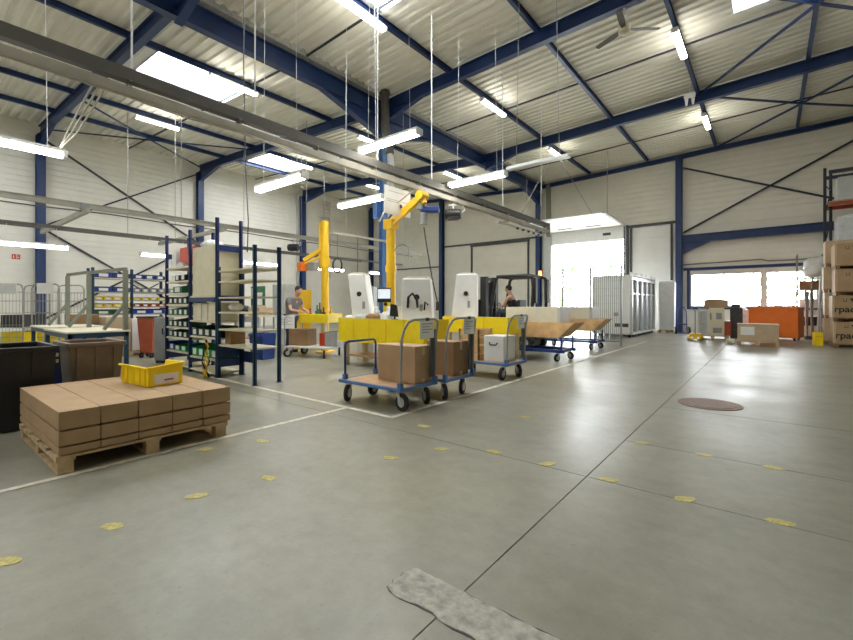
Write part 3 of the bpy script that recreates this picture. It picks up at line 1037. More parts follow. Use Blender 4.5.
F_, B_ = 3.65, 4.09
t = T('tall_shelving', 'tall dark-blue shelving of two bays filled with green bins and cartons', 'shelving', (0, 0, 0))
for x in (-9.98, -8.84, -7.73):
    for y in (F_, B_):
        post_mb(2.87 if x > -8 else 2.77).build('upright', RACK, t, loc=(x, y, 0))
    for z, hh in ((2.36, .08), (1.45, .08), (.52, .16), (.30, .12)):
        MB().bx(x - .015, F_ + .025, z - hh, x + .015, B_ - .025, z + .02).build('end_tie', RACK, t)
ZL = [.10, .366, .64, .854, 1.09, 1.32, 1.54, 1.79, 2.07]
ZR = [.08, .32, .71, 1.01, 1.476]
for z in ZL:
    MB().bx(-9.95, F_ - .02, z - .035, -8.87, B_ + .02, z).build('shelf', SHELF, t, bevel=.004)
for z in ZR:
    MB().bx(-8.81, F_ - .02, z - .035, -7.76, B_ + .02, z).build('shelf', SHELF, t, bevel=.004)
MB().bx(-8.81, F_ - .03, 1.36, -7.76, F_ - .0, 1.44).bx(-9.95, B_ - .01, 2.3, -7.76, B_ + .01, 2.36).build('beam', RACK, t)
t = T('open_shelving', 'lower open blue shelving with five bare boards, end of the racking run', 'shelving', (0, 0, 0))
for y in (F_, B_):
    post_mb(2.27).build('upright', RACKT, t, loc=(-6.46, y, 0))
    post_mb(1.98).build('upright', RACKT, t, loc=(-7.67, y, 0))
for z in (1.91, 1.72, 1.44, 1.18, .88, .60):
    MB().bx(-7.64, F_ - .02, z - .03, -6.49, B_ + .02, z).build('shelf', SHELF, t, bevel=.004)
MB().bx(-7.64, B_ - .01, .25, -7.2, B_ + .01, .45).build('tie', RACK, t)


def make_bin(name, w, d, h, mt, label_h=.06):
    o = MB().openbox(-w / 2, -d / 2, 0, w / 2, d / 2, h, .006, front_cut=h * .3).build(name, mt)
    MB().bx(-w * .27, -d / 2 - .004, h * .14, w * .27, -d / 2 - .001, h * .64).build('label_card', PAPER, o)
    return o


def bins(name, mt, w, d, h, rows, cat, group, fmt):
    """rows: list of (x0, step, n, y, z, rowtext, rz)"""
    proto = None
    for x0, y0, dx, dy, n, z, txt, rz in rows:
        for k in range(n):
            lb = fmt.format(o=ORD[k], r=txt)
            loc = (x0 + dx * k, y0 + dy * k, z)
            if proto is None:
                proto = make_bin(name, w, d, h, mt)
                proto.location = loc
                proto.rotation_euler.z = rz
                tag(proto, lb, cat, group)
            else:
                dup(proto, loc, rz, lb, group)


XS = -9.83
bins('shelf_bin', GREEND, .19, .38, .165,
     [(XS, 3.86, .235, 0, 4, 1.322, 'sixth shelf up', 0), (XS, 3.86, .235, 0, 4, .856, 'fourth shelf up', 0), (XS, 3.86, .235, 0, 4, .642, 'third shelf up', 0)], 'bin', 'dark green bins in the tall shelving',
     'dark green bin with white card, narrow bay, {r}, {o} from outer post')
bins('shelf_bin', GREEN, .19, .38, .17,
     [(XS, 3.86, .24, 0, 4, 1.092, 'fifth shelf up', 0)], 'bin', 'mid green bins in the tall shelving', 'mid green bin with white card, narrow bay, {r}, {o} from outer post')
bins('shelf_bin', GREENB, .24, .40, .22, [(-8.67, 3.86, .262, 0, 4, .322, 'low shelf', 0)], 'bin', 'bright green bins on the low shelf',
     'bright green bin with white card, {o} along the low shelf below the cartons')
bins('shelf_bin', GREEND, .24, .40, .20, [(-8.67, 3.86, .262, 0, 4, .712, 'middle shelf', 0)], 'bin', 'dark bins on the middle shelf',
     'dark green bin on the shelf under the cream boxes, {o} from the middle upright')
bins('shelf_bin', BLUEP, .25, .38, .18, [(-9.78, 3.86, .28, 0, 1, .368, '', 0)], 'bin', None, 'single navy bin at the end of the second shelf up, tall bay')
bins('shelf_bin', GREENB, .25, .38, .15, [(-9.5, 3.86, .3, 0, 2, .368, '', 0)], 'bin', 'green bins by the navy bin', 'green bin beside the navy bin on the second shelf up, {o} from it')
bins('shelf_bin', GREEN, .42, .38, .19, [(-9.5, 3.86, .3, 0, 1, 1.542, '', 0)], 'bin', None, 'wide green bin with papers on the seventh shelf of the tall bay')
solo(MB().bx(-.17, -.13, 0, .17, .13, .02).bx(-.13, -.12, .02, .15, .1, .035), 'paper_stack', PAPER, 'white papers lying in the wide green bin of the tall bay', 'papers', loc=(-9.5, 3.88, 1.735))
bins('shelf_bin', BLACK, .22, .38, .17, [(-9.5, 3.86, .27, 0, 2, 1.792, '', 0)], 'bin', 'black bins on the eighth shelf', 'black bin on the eighth shelf of the tall bay, {o} from the white carton')
solo(MB().bx(-.09, -.15, 0, .09, .15, .13), 'small_carton', PAPER, 'small white carton on the eighth shelf beside the black bins', 'carton', loc=(-9.8, 3.86, 1.792), bevel=.004)
solo(MB().bx(-.1, -.17, 0, .1, .17, .36), 'box_file', PAPER, 'white upright box beside the red box on top of the racking', 'box', loc=(-9.72, 3.86, 2.072), bevel=.004)
solo(MB().bx(-.27, -.17, 0, .27, .17, .40), 'red_box', RED, 'bright red box standing on the top shelf of the tall racking', 'box', loc=(-9.25, 3.9, 2.072), bevel=.004)
solo(MB().bx(-.16, -.04, 0, .16, .04, .06).bx(-.1, -.03, .06, .06, .03, .1), 'small_parts', PAPER, 'pale small parts in front of the red box on the racking top', 'parts', loc=(-9.3, 3.68, 2.072))
# big pale board stack on the wide bay
st = MB()
for k in range(24):
    st.bx(-.5 + .004 * (k % 2), -.21, k * .0385, .5 - .003 * (k % 3), .21, k * .0385 + .036)
BOARD = mat('cream_board', (.74, .68, .50), .7, var=.06)
solo(st, 'board_stack', BOARD, 'tall cream stack of flat boards filling the upper wide bay of the racking', 'stack', loc=(-8.285, 3.88, 1.478))
solo(MB().ball((0, 0, 0), .3, .19, .1, 12, 6), 'plastic_sheet', PLAST, 'crumpled clear plastic lying on top of the cream board stack', 'plastic', loc=(-8.42, 3.88, 2.46))
for k, (x, w, h, m_) in enumerate(((-8.62, .34, .33, CREAM), (-8.30, .24, .31, SHELF), (-7.98, .34, .34, CREAM))):
    solo(MB().bx(-w / 2, -.2, 0, w / 2, .2, h), 'storage_box', m_, ['cream upright box below the board stack, next to the middle upright', 'duller beige upright box between the two cream boxes in the racking',
                                                             'cream upright box below the board stack, next to the open shelving'][k], 'box', 'cream boxes below the board stack', loc=(x, 3.88, 1.012), bevel=.005)
cbm = MB()
for k in range(6):
    cbm.tube([(random.uniform(-.05, .08), random.uniform(-.05, .05), z) for z in (0, .14, .28, .42, .55, .66)], .011, 6, k % 2)
solo(cbm, 'cable_bundle', [BLACK, YELP], 'dark and yellow cables hanging at the racking post beside the green bins', 'cables', loc=(-7.87, 3.5, .012))
# things on the open shelving
solo(MB().bx(-.1, -.14, 0, .1, .14, .22), 'carton', CARDD, 'small brown carton on the lowest board of the open shelving', 'carton', loc=(-7.53, 3.88, .602), bevel=.005)
solo(MB().ball((0, 0, .08), .13, .13, .08, 12, 7), 'plastic_bag', PLAST, 'clear bag of parts on the open shelving, fourth board down', 'bag', loc=(-7.5, 3.88, 1.182), smooth=True)

# ------------------------------------------------------------------ blue bin rack along the back (runs away from the camera)
XB = -14.0
t = T('bin_rack', 'blue bin rack behind the workbenches, with rows of small labelled bins', 'rack', (0, 0, 0))
YS = (3.33, 4.22, 5.11, 6.0)
for y in YS:
    for x in (XB, XB - .42):
        post_mb(2.3, .06).build('upright', RACKT, t, loc=(x, y, 0))
    for z in (.4, 1.2, 2.1):
        MB().bx(XB - .4, y - .012, z - .03, XB, y + .012, z + .03).build('end_tie', RACKT, t)
ZB = (2.04, 1.66, 1.44, 1.25, 1.05, .8, .5)
for i, (ya, yb_) in enumerate(zip(YS, YS[1:])):
    for z in ZB:
        MB().bx(XB - .44, ya + .03, z - .03, XB + .03, yb_ - .03, z).build('shelf', GALV if z < 2 else SHELF, t)
cb = MB()
cb.bar((XB - .43, YS[1] + .06, 1.95), (XB - .43, YS[1] + .45, 1.7), .03, .03).bar((XB - .43, YS[2] - .06, 1.95), (XB - .43, YS[2] - .45, 1.7), .03, .03)
cb.build('brace', RACKT, t)
bays = ['bay by cages', 'middle bay', 'bay behind tall shelving']


def rackrow(z, mt, h, n, sh, cname, skip=()):
    rows = []
    for bi in range(3):
        if bi in skip:
            continue
        rows.append((XB - .18, YS[bi] + .03 + .83 / n / 2, 0, .83 / n, n, z + .002, sh + ', ' + bays[bi], PI / 2))
    bins('rack_bin', mt, .83 / n - .03, .36, h, rows, 'bin', cname, '{o} bin in the {r}')


def rackrow2(z, mt, h, n, adj, sh, bi):
    w = .83 / n - .03
    bins('rack_bin', mt, w, .36, h, [(XB - .18, YS[bi] + .03 + .83 / n / 2, 0, .83 / n, n, z + .002, '', PI / 2)], 'bin', f'{adj} bins of the blue bin rack',
         '{o} ' + adj + ' bin on the ' + sh + ', blue bin rack, ' + bays[bi])


rackrow2(2.04, BLUEP, .17, 2, 'navy', 'top board', 0)
rackrow2(2.04, BLUEP, .15, 3, 'navy', 'top board', 1)
rackrow2(1.66, BLUEP, .15, 2, 'navy', 'second shelf', 0)
rackrow2(1.66, GREYP, .14, 4, 'grey', 'second shelf', 1)
rackrow2(1.44, YEL, .10, 4, 'yellow', 'third shelf', 0)
rackrow2(1.44, YEL, .09, 4, 'yellow', 'third shelf', 1)
rackrow2(1.25, YEL, .10, 4, 'yellow', 'fourth shelf', 0)
rackrow2(1.25, REDB, .10, 4, 'brick-red', 'fourth shelf', 1)
rackrow2(1.05, GREEN, .13, 2, 'green', 'fifth shelf', 0)
rackrow2(1.05, BLUEV, .14, 2, 'vivid blue', 'fifth shelf', 1)
rackrow2(1.66, GREYP, .14, 3, 'grey', 'second shelf', 2)
rackrow2(1.25, CREAM, .12, 3, 'cream', 'fourth shelf', 2)
rackrow2(1.05, CREAM, .12, 3, 'cream', 'fifth shelf', 2)

# ------------------------------------------------------------------ benches by the cages


def frame_bench(name, label, x0, x1, y0, y1, posts, bar):
    t = T(name, label, 'workbench', (0, 0, 0))
    MB().bx(x0, y0, .82, x1, y1, .85).build('table_top', CREAM, t, bevel=.004)
    MB().bx(x0 + .02, y0 + .02, .74, x1 - .02, y0 + .06, .82).bx(x0 + .02, y1 - .06, .74, x1 - .02, y1 - .02, .82).bx(x1 - .06, y0 + .02, .74, x1 - .02, y1 - .02, .82).bx(x0 + .02, y0 + .02, .74, x0 + .06, y1 - .02, .82).build('apron', RACKT, t)
    for x in (x0 + .05, x1 - .05):
        for y in (y0 + .05, y1 - .05):
            MB().bx(x - .03, y - .03, 0, x + .03, y + .03, .80).build('leg', RACKT, t)
    pm = MB()
    for x, y in posts:
        MB().bx(x - .035, y - .035, .85, x + .035, y + .035, 1.93).build('frame_post', OLIVE, t)
        MB().bar((x, y, 1.33), (x, y - .32, .87), .05, .05).build('frame_strut', OLIVE, t)
    MB().bar(bar[0], bar[1], .05, .055).build('frame_bar', OLIVE, t)
    return t


frame_bench('framed_workbench', 'pale-topped workbench with grey-green frame, just behind the brown container', -10.75, -9.02, 1.8, 2.7, ((-10.68, 2.48), (-9.08, 2.64)), ((-10.7, 2.48, 1.95), (-9.05, 2.64, 1.95)))
frame_bench('framed_workbench', 'second pale-topped workbench with frame, nearer the wire cages', -12.7, -11.3, 1.9, 2.9, ((-12.0, 2.41),), ((-12.0, 2.41, 1.96), (-10.76, 2.475, 1.96)))
solo(MB().bx(-.28, -.28, 0, .28, .28, 1.07), 'carton', CARDD, 'tall orange-brown carton standing behind the second framed workbench', 'carton', loc=(-13.3, 2.95, 0), bevel=.005)
make_pallet('wooden_pallet', 'small pallet under boxes behind the framed workbenches', .7, 1.1, (-12.95, 3.8, 0), 0)
solo(MB().bx(-.3, -.26, 0, .3, .26, .86), 'carton', CARDL, 'pale carton on the small pallet behind the workbenches, beside the orange-brown one', 'carton', loc=(-12.95, 3.53, .141), bevel=.005)
solo(MB().bx(-.3, -.25, 0, .3, .25, .8), 'carton', PAPER, 'white carton on the small pallet behind the workbenches, toward the red bin', 'carton', loc=(-12.95, 4.07, .141), bevel=.005)
solo(MB().bx(-.45, -.2, 0, .45, .2, .3), 'carton', CARD, 'brown carton on the floor under the first framed workbench', 'carton', loc=(-10.0, 2.3, 0), bevel=.005)
solo(MB().bx(-.3, -.2, 0, .3, .2, .28), 'crate', BLUEP, 'blue crate on the floor under the second framed workbench', 'crate', loc=(-11.9, 2.4, 0), bevel=.005)


def cage(label, x, y, rz):
    t = T('wire_cage', label, 'roll cage', (x, y, 0), rz, 'wire roll cages by the side wall')
    W, D, Hh = .68, .75, 1.82
    MB().bx(-W / 2, -D / 2, .16, W / 2, D / 2, .2).build('cage_base', GALV, t)
    for s in (-1, 1):
        yy = s * D / 2
        m = MB().tube([(-W / 2, yy, .16), (-W / 2, yy, Hh - .12), (-W / 2 + .04, yy, Hh - .03), (-W / 2 + .12, yy, Hh), (W / 2 - .12, yy, Hh), (W / 2 - .04, yy, Hh - .03), (W / 2, yy, Hh - .12), (W / 2, yy, .16)], .018, 8)
        for z in (.5, .8, 1.1, 1.4, 1.62):
            m.cyl((-W / 2, yy, z), (W / 2, yy, z), .008, 6)
        for k in range(1, 8):
            m.cyl((-W / 2 + k * W / 8, yy, .2), (-W / 2 + k * W / 8, yy, Hh - .2), .005, 6)
        m.build('side_frame', GALV, t)
    for sx in (-1, 1):
        for sy in (-1, 1):
            caster_mb(.07).build('wheel', RUB, t, smooth=True, loc=(sx * .27, sy * .3, 0))
    m = MB().bx(-.2, -D / 2 - .03, Hh - .24, .2, -D / 2 - .02, Hh + .02)
    m.build('notice_card', PAPER, t)
    return t


cage('wire roll cage with pale card at the very picture edge', -14.97, 2.12, .675)
cage('wire roll cage with white card in front of the blue wall column', -14.17, 2.67, .675)
for k, (x, y, z, l) in enumerate(((-14.97, 2.12, .2, 'yellow crate low in the edge wire cage'), (-14.17, 2.67, .2, 'yellow crate low in the wire cage before the blue column'), (-14.97, 2.12, .75, 'dark crate halfway up the edge wire cage'))):
    solo(MB().openbox(-.27, -.32, 0, .27, .32, .42 if k < 2 else .3, .012), 'crate', YEL if k < 2 else GREYD, l, 'crate', loc=(x, y, z), rz=.675)
solo(MB().bx(-.3, -.34, 0, .3, .34, .02), 'cage_shelf', GALV, 'steel insert shelf carrying the dark crate in the edge cage', 'shelf', loc=(-14.97, 2.12, .725), rz=.675)

# red bin, grey cabinet
t = T('red_waste_bin', 'brick-red upright bin on black wheels beside the grey cabinet', 'bin', (-12.03, 4.02, 0), .675)
MB().frus((0, 0), .30, .32, .40, .40, .12, .98).build('bin_body', REDB, t, bevel=.02)
MB().bx(-.215, -.215, .98, .215, .215, 1.02).build('lid', GREYD, t, bevel=.01)
for s in (-1, 1):
    caster_mb(.065, .04).build('wheel', RUB, t, smooth=True, loc=(s * .13, -.13, 0))
    caster_mb(.065, .04).build('wheel', RUB, t, smooth=True, loc=(s * .13, .13, 0))
t = T('grey_cabinet', 'plain grey cabinet standing between the red bin and tall shelving', 'cabinet', (-10.70, 3.86, 0), .6)
MB().bx(-.13, -.15, .06, .13, .15, 1.02).build('cabinet_body', GREYP, t, bevel=.006)
MB().bx(-.12, -.165, .08, .12, -.15, 1.0).build('door', GREYP, t, bevel=.004)
MB().bx(.08, -.185, .65, .095, -.165, .78).build('handle', BLACK, t)
MB().bx(-.11, -.13, 0, .11, .13, .06).build('plinth', BLACK, t)

# fire sign on the side wall
t = T('fire_sign', 'small red and white fire sign high on the side wall', 'sign', (XL + .012, 3.25, 3.32))
MB().bx(-.01, -.13, -.1, .01, .0, .1).build('red_panel', RED, t)
MB().bx(-.01, .02, -.1, .01, .13, .1).build('second_panel', RED, t)
MB().bx(.011, -.09, -.06, .013, -.06, .05).bx(.011, .04, -.05, .013, .1, -.02).bx(.011, .04, .01, .013, .06, .06).build('pictogram', WHITE, t)

# ------------------------------------------------------------------ platform carts


def caster(par, x, y, r, yaw=0):
    fk = MB().bx(-.045, -.05, r * 2 + .008, .045, .05, r * 2 + .026)
    for s in (-1, 1):
        fk.add([(s * .032 - .003, -.03, r * 2 + .012), (s * .032 + .003, -.03, r * 2 + .012), (s * .032 + .003, .035, r * 2 + .012), (s * .032 - .003, .035, r * 2 + .012),
                (s * .032 - .003, -.07 - .02, r - .015), (s * .032 + .003, -.09, r - .015), (s * .032 + .003, -.045, r - .015), (s * .032 - .003, -.045, r - .015)],
               [(0, 3, 2, 1), (4, 5, 6, 7), (0, 1, 5, 4), (1, 2, 6, 5), (2, 3, 7, 6), (3, 0, 4, 7)])
    o = fk.build('caster', CHROME, par, loc=(x, y, 0), rz=yaw)
    w = MB().cyl((-.022, -.06, r), (.022, -.06, r), r, 20)
    w.build('tyre', RUB, o, smooth=True, bevel=.008)
    MB().cyl((-.026, -.06, r), (.026, -.06, r), r * .55, 16).build('wheel_hub', GREYL, o, smooth=True)
    return o


def make_cart(label, loc, both=False, mesh_end=True, yaws=(.5, 1.4, .2, 1.0), rz=0):
    t = T('platform_cart', label, 'cart', loc, rz, 'blue platform carts along the white line')
    L, W = 1.12, .68
    MB().bx(-L / 2 + .03, -W / 2 + .03, .265, L / 2 - .03, W / 2 - .03, .29).build('deck', PLYT, t)
    fm = MB()
    for s in (-1, 1):
        fm.bx(-L / 2, s * W / 2 - .018, .25, L / 2, s * W / 2 + .018, .292).bx(s * L / 2 - .018, -W / 2, .25, s * L / 2 + .018, W / 2, .292)
    fm.build('deck_frame', RACK if False else STEELB, t, bevel=.006)
    ends = [1, -1] if both else [1]
    for e in ends:
        if e == 1:
            x, h, W_ = L / 2, 1.12, W
            pts = [(x, -W / 2, .28), (x + .02, -W / 2, h - .24), (x + .05, -W / 2 + .01, h - .12), (x + .085, -W / 2 + .05, h - .03), (x + .1, -W / 2 + .12, h),
                   (x + .1, W / 2 - .12, h), (x + .085, W / 2 - .05, h - .03), (x + .05, W / 2 - .01, h - .12), (x + .02, W / 2, h - .24), (x, W / 2, .28)]
        else:
            x, h = -L / 2 + .06, .80
            W_ = W - .1
            pts = [(x, -W_ / 2, .28), (x, -W_ / 2, h - .05), (x, -W_ / 2 + .015, h - .015), (x, -W_ / 2 + .05, h), (x, W_ / 2 - .05, h), (x, W_ / 2 - .015, h - .015), (x, W_ / 2, h - .05), (x, W_ / 2, .28)]
        MB().tube(pts, .0165, 10).build('handle', GREYP if e == 1 else RACK, t, smooth=True)
        for s in (-1, 1):
            MB().bx(x - .026, s * W_ / 2 - .026, .25, x + .026, s * W_ / 2 + .026, .36).build('handle_socket', STEELB, t)
        if e == 1:
            MB().bx(x - .012, W / 2 - .10, .36, x + .012, W / 2 + .02, .98).build('handle_plate', GREYD, t)
    for (sx, sy), a in zip(((-1, -1), (1, -1), (-1, 1), (1, 1)), yaws):
        caster(t, sx * (L / 2 - .1), sy * (W / 2 - .09), .112, a)
    return t


make_cart('front platform cart with wooden deck and one large brown carton', (-4.02, 4.16, 0), both=True)
make_cart('second platform cart pushed close behind the front one', (-3.98, 5.02, 0), yaws=(.2, .9, .4, .3))
make_cart('third platform cart carrying a wooden crate and a white box', (-4.06, 6.9, 0), yaws=(.1, .05, .6, .9))


def taped_carton(name, x0, y0, z0, x1, y1, z1, mt, label, group=None):
    t = T(name, label, 'carton', ((x0 + x1) / 2, (y0 + y1) / 2, z0), 0, group)
    w, d, h = (x1 - x0) / 2, (y1 - y0) / 2, z1 - z0
    MB().bx(-w, -d, 0, w, d, h).build('carton_body', mt, t, bevel=.006)
    MB().bx(-w - .001, -.03, h * .75, w + .001, .03, h + .001).bx(-w - .001, -.03, .0, w + .001, .03, h * .12).build('packing_tape', CARDL, t)
    return t


taped_carton('brown_carton', -4.16, 4.14, .292, -3.50, 4.48, .77, CARD, 'large brown carton on the front platform cart')
taped_carton('brown_carton', -3.96, 4.95, .292, -3.47, 5.32, .775, CARDD, 'darker brown carton on the second platform cart')
# documents clipped to the cart handles


def doc(label, x, y, z, w, h, n, tilt):
    t = T('document_sleeve', label, 'document', (x, y, z), tilt, 'papers clipped to cart handles')
    MB().bx(-.003, -w / 2, -h, .003, w / 2, 0).build('sheet', PAPER, t)
    m = MB()
    for k in range(n):
        m.bx(.0032, -w * .36, -h * (.18 + k * .6 / n) - .012, .004, w * (.36 - .2 * (k % 2)), -h * (.18 + k * .6 / n))
    m.build('printed_line', GRAPH, t)
    MB().bx(-.012, -.03, -.01, .012, .03, .03).build('clip', BLACK, t)


doc('white printed sheets clipped to the front cart handle', -3.352, 4.2, 1.11, .28, .23, 4, 0)
doc('white printed sheets clipped to the second cart handle', -3.312, 5.1, 1.11, .26, .22, 4, 0)
doc('white printed sheet clipped to the third cart handle', -3.392, 6.9, 1.11, .24, .22, 3, 0)
# third cart load
t = T('wooden_crate', 'open wooden slatted crate on the third platform cart', 'crate', (-4.33, 6.9, .292))
m = MB()
for z in (.0, .15, .30, .45):
    m.bx(-.22, -.24, z, .22, -.22, z + .11).bx(-.22, .22, z, .22, .24, z + .11).bx(.2, -.22, z, .22, .22, z + .11).bx(-.22, -.22, z, -.2, .22, z + .11)
m.build('slat', PLY, t)
m = MB()
for sx in (-1, 1):
    for sy in (-1, 1):
        m.bx(sx * .205 - .015, sy * .225 - .015, 0, sx * .205 + .015, sy * .225 + .015, .57)
m.build('corner_post', WOOD, t)
t = T('white_box', 'white box with a black handle on the third platform cart', 'box', (-3.82, 6.9, .292))
MB().bx(-.2, -.22, 0, .2, .22, .46).build('box_body', WHITE, t, bevel=.01)
MB().tube([(-.08, -.225, .34), (-.06, -.25, .30), (.06, -.25, .30), (.08, -.225, .34)], .012, 6).build('handle', BLACK, t)


# wooden tray trolleys
def tray_trolley(label, loc, group):
    t = T('tray_trolley', label, 'trolley', loc, 0, group)
    L, W = 1.75, .72
    m = MB()
    for s in (-1, 1):
        m.bx(-L / 2, s * W / 2 - .03, .2, L / 2, s * W / 2 + .03, .27)
        m.bx(s * (L / 2 - .1) - .03, -W / 2, .2, s * (L / 2 - .1) + .03, W / 2, .27)
    m.build('base_frame', BLUEP, t)
    m = MB()
    for sx in (-1, 1):
        for sy in (-1, 1):
            m = MB().bx(sx * (L / 2 - .07) - .02, sy * (W / 2) - .02, .2, sx * (L / 2 - .07) + .02, sy * (W / 2) + .02, .56)
            m.build('post', BLUEP, t)
    # tray: long plywood trough with sloped ends
    h = .34
    poly = [(-L / 2 + .05, .56), (L / 2 - .15, .56), (L / 2 + .2, .56 + h), (-L / 2 - .1, .56 + h)]
    tr = MB()
    tr.prism(poly, -W / 2, -W / 2 + .025, 'y').prism(poly, W / 2 - .025, W / 2, 'y').bx(-L / 2 + .05, -W / 2, .54, L / 2 - .15, W / 2, .565)
    tr.prism([(L / 2 - .15, .56), (L / 2 - .12, .56), (L / 2 + .23, .56 + h), (L / 2 + .2, .56 + h)], -W / 2, W / 2, 'y')
    tr.prism([(-L / 2 + .05, .56), (-L / 2 + .08, .56), (-L / 2 - .07, .56 + h), (-L / 2 - .1, .56 + h)], -W / 2, W / 2, 'y')
    tr.build('wooden_tray', PLY, t, bevel=.004)
    for sx in (-1, 1):
        for sy in (-1, 1):
            caster(t, sx * (L / 2 - .15), sy * (W / 2 - .04), .09, .7 * sy + .4)
    return t


tray_trolley('blue trolley with a long wooden tray, closest to the platform carts', (-4.5, 9.9, 0), 'blue trolleys with wooden trays')
tray_trolley('blue trolley with a long wooden tray, closest to the wire fence', (-4.72, 13.0, 0), 'blue trolleys with wooden trays')
for (x, y, l) in ((-4.42, 9.9, 'long pale housing box with grey end, in the tray closest to the carts'), (-4.68, 13.0, 'long pale housing box with grey end, in the tray closest to the wire fence')):
    t = T('housing_box', l, 'box', (x, y, .57), 0, 'pale housing boxes in the trays')
    MB().bx(-.72, -.3, 0, .6, .3, .68).build('box_body', CREAM, t, bevel=.01)
    MB().bx(.6, -.3, 0, .68, .3, .66).build('end_plate', GREYL, t, bevel=.006)

# ------------------------------------------------------------------ jib cranes


def jib(label, x, y, h, arms, r=.105, group='yellow jib cranes'):
    t = T('jib_crane', label, 'crane', (x, y, 0), 0, group)
    MB().cyl((0, 0, 0), (0, 0, .03), .28, 20).cyl((0, 0, .03), (0, 0, h), r, 20).build('crane_post', YELP, t, smooth=True)
    return t


t = jib('yellow jib crane with a raised jointed arm beside the blue middle column', -6.72, 7.1, 3.1, None)
MB().bx(-.13, -.12, 3.02, .13, .12, 3.24).build('slewing_head', YELP, t, bevel=.01)
MB().cyl((0, 0, 2.05), (0, 0, 2.2), .125, 20).build('post_collar', YELP, t, smooth=True)
MB().bar((0, 0, 3.16), (.78, .12, 3.66), .1, .15).bar((.02, -.08, 3.05), (.5, 0, 3.36), .04, .05).build('crane_arm', YELP, t, bevel=.01)
MB().cyl((.82, .0, 3.68), (.82, .24, 3.68), .105, 16).cyl((.83, .12, 3.68), (.88, .12, 3.5), .06, 12).build('arm_joint', YELP, t, smooth=True)
MB().bar((-.2, 0, 3.16), (.1, 0, 3.42), .03, .03).bar((.1, -.1, 3.42), (.34, 0, 3.5), .05, .07).build('valve_gear', GREYD, t)
MB().tube([(-.2, -.16, 3.2), (0, -.18, 3.45), (.3, -.12, 3.55), (.6, -.06, 3.72), (.82, 0, 3.82)], .016, 6).build('hose', CHROME, t)
MB().tube([(.08, 0, 2.5), (.2, 0, 2.62), (.36, .05, 2.66), (.46, .08, 2.58), (.48, .08, 2.3)], .012, 6).build('air_line', GREYP, t)
MB().bx(-.08, -.16, .9, .1, -.12, 1.55).bx(-.06, -.18, 1.0, .06, -.16, 1.2).build('control_plate', YEL, t)
MB().cyl((.0, -.19, 1.32), (.0, -.16, 1.32), .04, 12).cyl((.0, -.2, 1.1), (.0, -.18, 1.1), .05, 12).build('knob', BLACK, t)
# hoist at its tip
t = T('electric_hoist', 'dark blue hoist with grey drum hanging from the yellow crane tip', 'hoist', (-5.93, 7.32, 3.3), .5)
MB().bx(-.08, -.09, .03, .34, .09, .16).build('hoist_body', BLUEP, t, bevel=.03)
MB().cyl((0, 0, -.22), (0, 0, .04), .08, 14).cyl((-.05, 0, .1), (-.05, 0, .24), .1, 12).build('drum', GREYP, t, smooth=True)
MB().tube([(0, 0, -.28), (.06, .0, -.7), (.2, .0, -1.5), (.3, .02, -1.95)], .016, 6).build('lift_cable', GREYD, t)
MB().cyl((.3, .02, -2.12), (.3, .02, -1.93), .04, 10).build('control_handle', GREYD, t, smooth=True)
# monitor on an arm in front of the crane post
t = T('monitor', 'flat monitor with a pale screen mounted before the yellow crane post', 'monitor', (-6.56, 6.72, 1.53), .62)
MB().bx(-.15, -.02, -.17, .15, .02, .15).build('monitor_case', BLACK, t, bevel=.006)
MB().bx(-.135, -.023, -.09, .135, -.02, .115).build('screen', SCREEN, t)
MB().bar((0, .02, 0), (.02, .22, 0), .04, .04).build('mount_arm', BLACK, t)

t = jib('rear yellow jib crane with a short drooping arm behind the worker', -9.6, 7.5, 3.62, None)
MB().cyl((-.16, -.02, 2.3), (-.16, -.02, 3.6), .06, 16).cyl((0, 0, 2.35), (0, 0, 2.6), .15, 20).build('second_post', YELP, t, smooth=True)
MB().bar((0, 0, 2.9), (-.55, -.3, 2.55), .08, .1).bar((0, 0, 2.7), (-.5, -.3, 2.45), .05, .06).build('crane_arm', YELP, t)
MB().bx(-.72, -.42, 2.25, -.5, -.2, 2.5).build('arm_head', ORANGE, t, bevel=.02)
MB().bx(-.42, -.3, 2.25, -.1, -.14, 2.47).build('control_box', GREYP, t, bevel=.01)
# coil of hose hanging
hc = MB()
hc.tube([(.13 * math.cos(k * .5), 0, .2 * math.sin(k * .5)) for k in range(28)], .022, 6)
solo(hc, 'hanging_hose_coil', BLACK, 'black hose coil hanging beside the rear yellow crane post', 'hose', loc=(-9.5, 7.85, 2.42), rz=.6)
solo(MB().tube([(0, 0, .2), (0, 0, .88)], .008, 6), 'hanging_line', GREYD, 'thin line holding up the black hose coil', 'cable', loc=(-9.5, 7.85, 2.42))

# ------------------------------------------------------------------ main work bench, housings


def yellow_bench(label, x0, x1, y0, y1, ztop, zside, group):
    t = T('yellow_workbench', label, 'workbench', (0, 0, 0), 0, group)
    MB().bx(x0, y0, ztop - .06, x1, y1, ztop - .02).build('table_top', CREAM, t)
    p = MB().bx(x0, y0 - .02, zside, x1, y0, ztop).bx(x0 - .02, y0 - .02, zside, x0, y1, ztop).bx(x1, y0 - .02, zside, x1 + .02, y1, ztop)
    p.build('side_panel', YEL, t)
    n = max(2, int((x1 - x0) / .45))
    for k in range(1, n):
        x = x0 + k * (x1 - x0) / n
        MB().bx(x - .012, y0 - .028, zside, x + .012, y0 - .02, ztop).build('panel_joint', YELP, t)
    for x in (x0 + .1, (x0 + x1) / 2, x1 - .1):
        for y in (y0 + .1, y1 - .1):
            MB().bx(x - .05, y - .05, 0, x + .05, y + .05, ztop - .06).build('leg', CREAM, t)
    MB().bx(x0 + .1, y0 + .08, .2, x1 - .1, y1 - .08, .24).build('lower_shelf', PLYT, t)
    return t


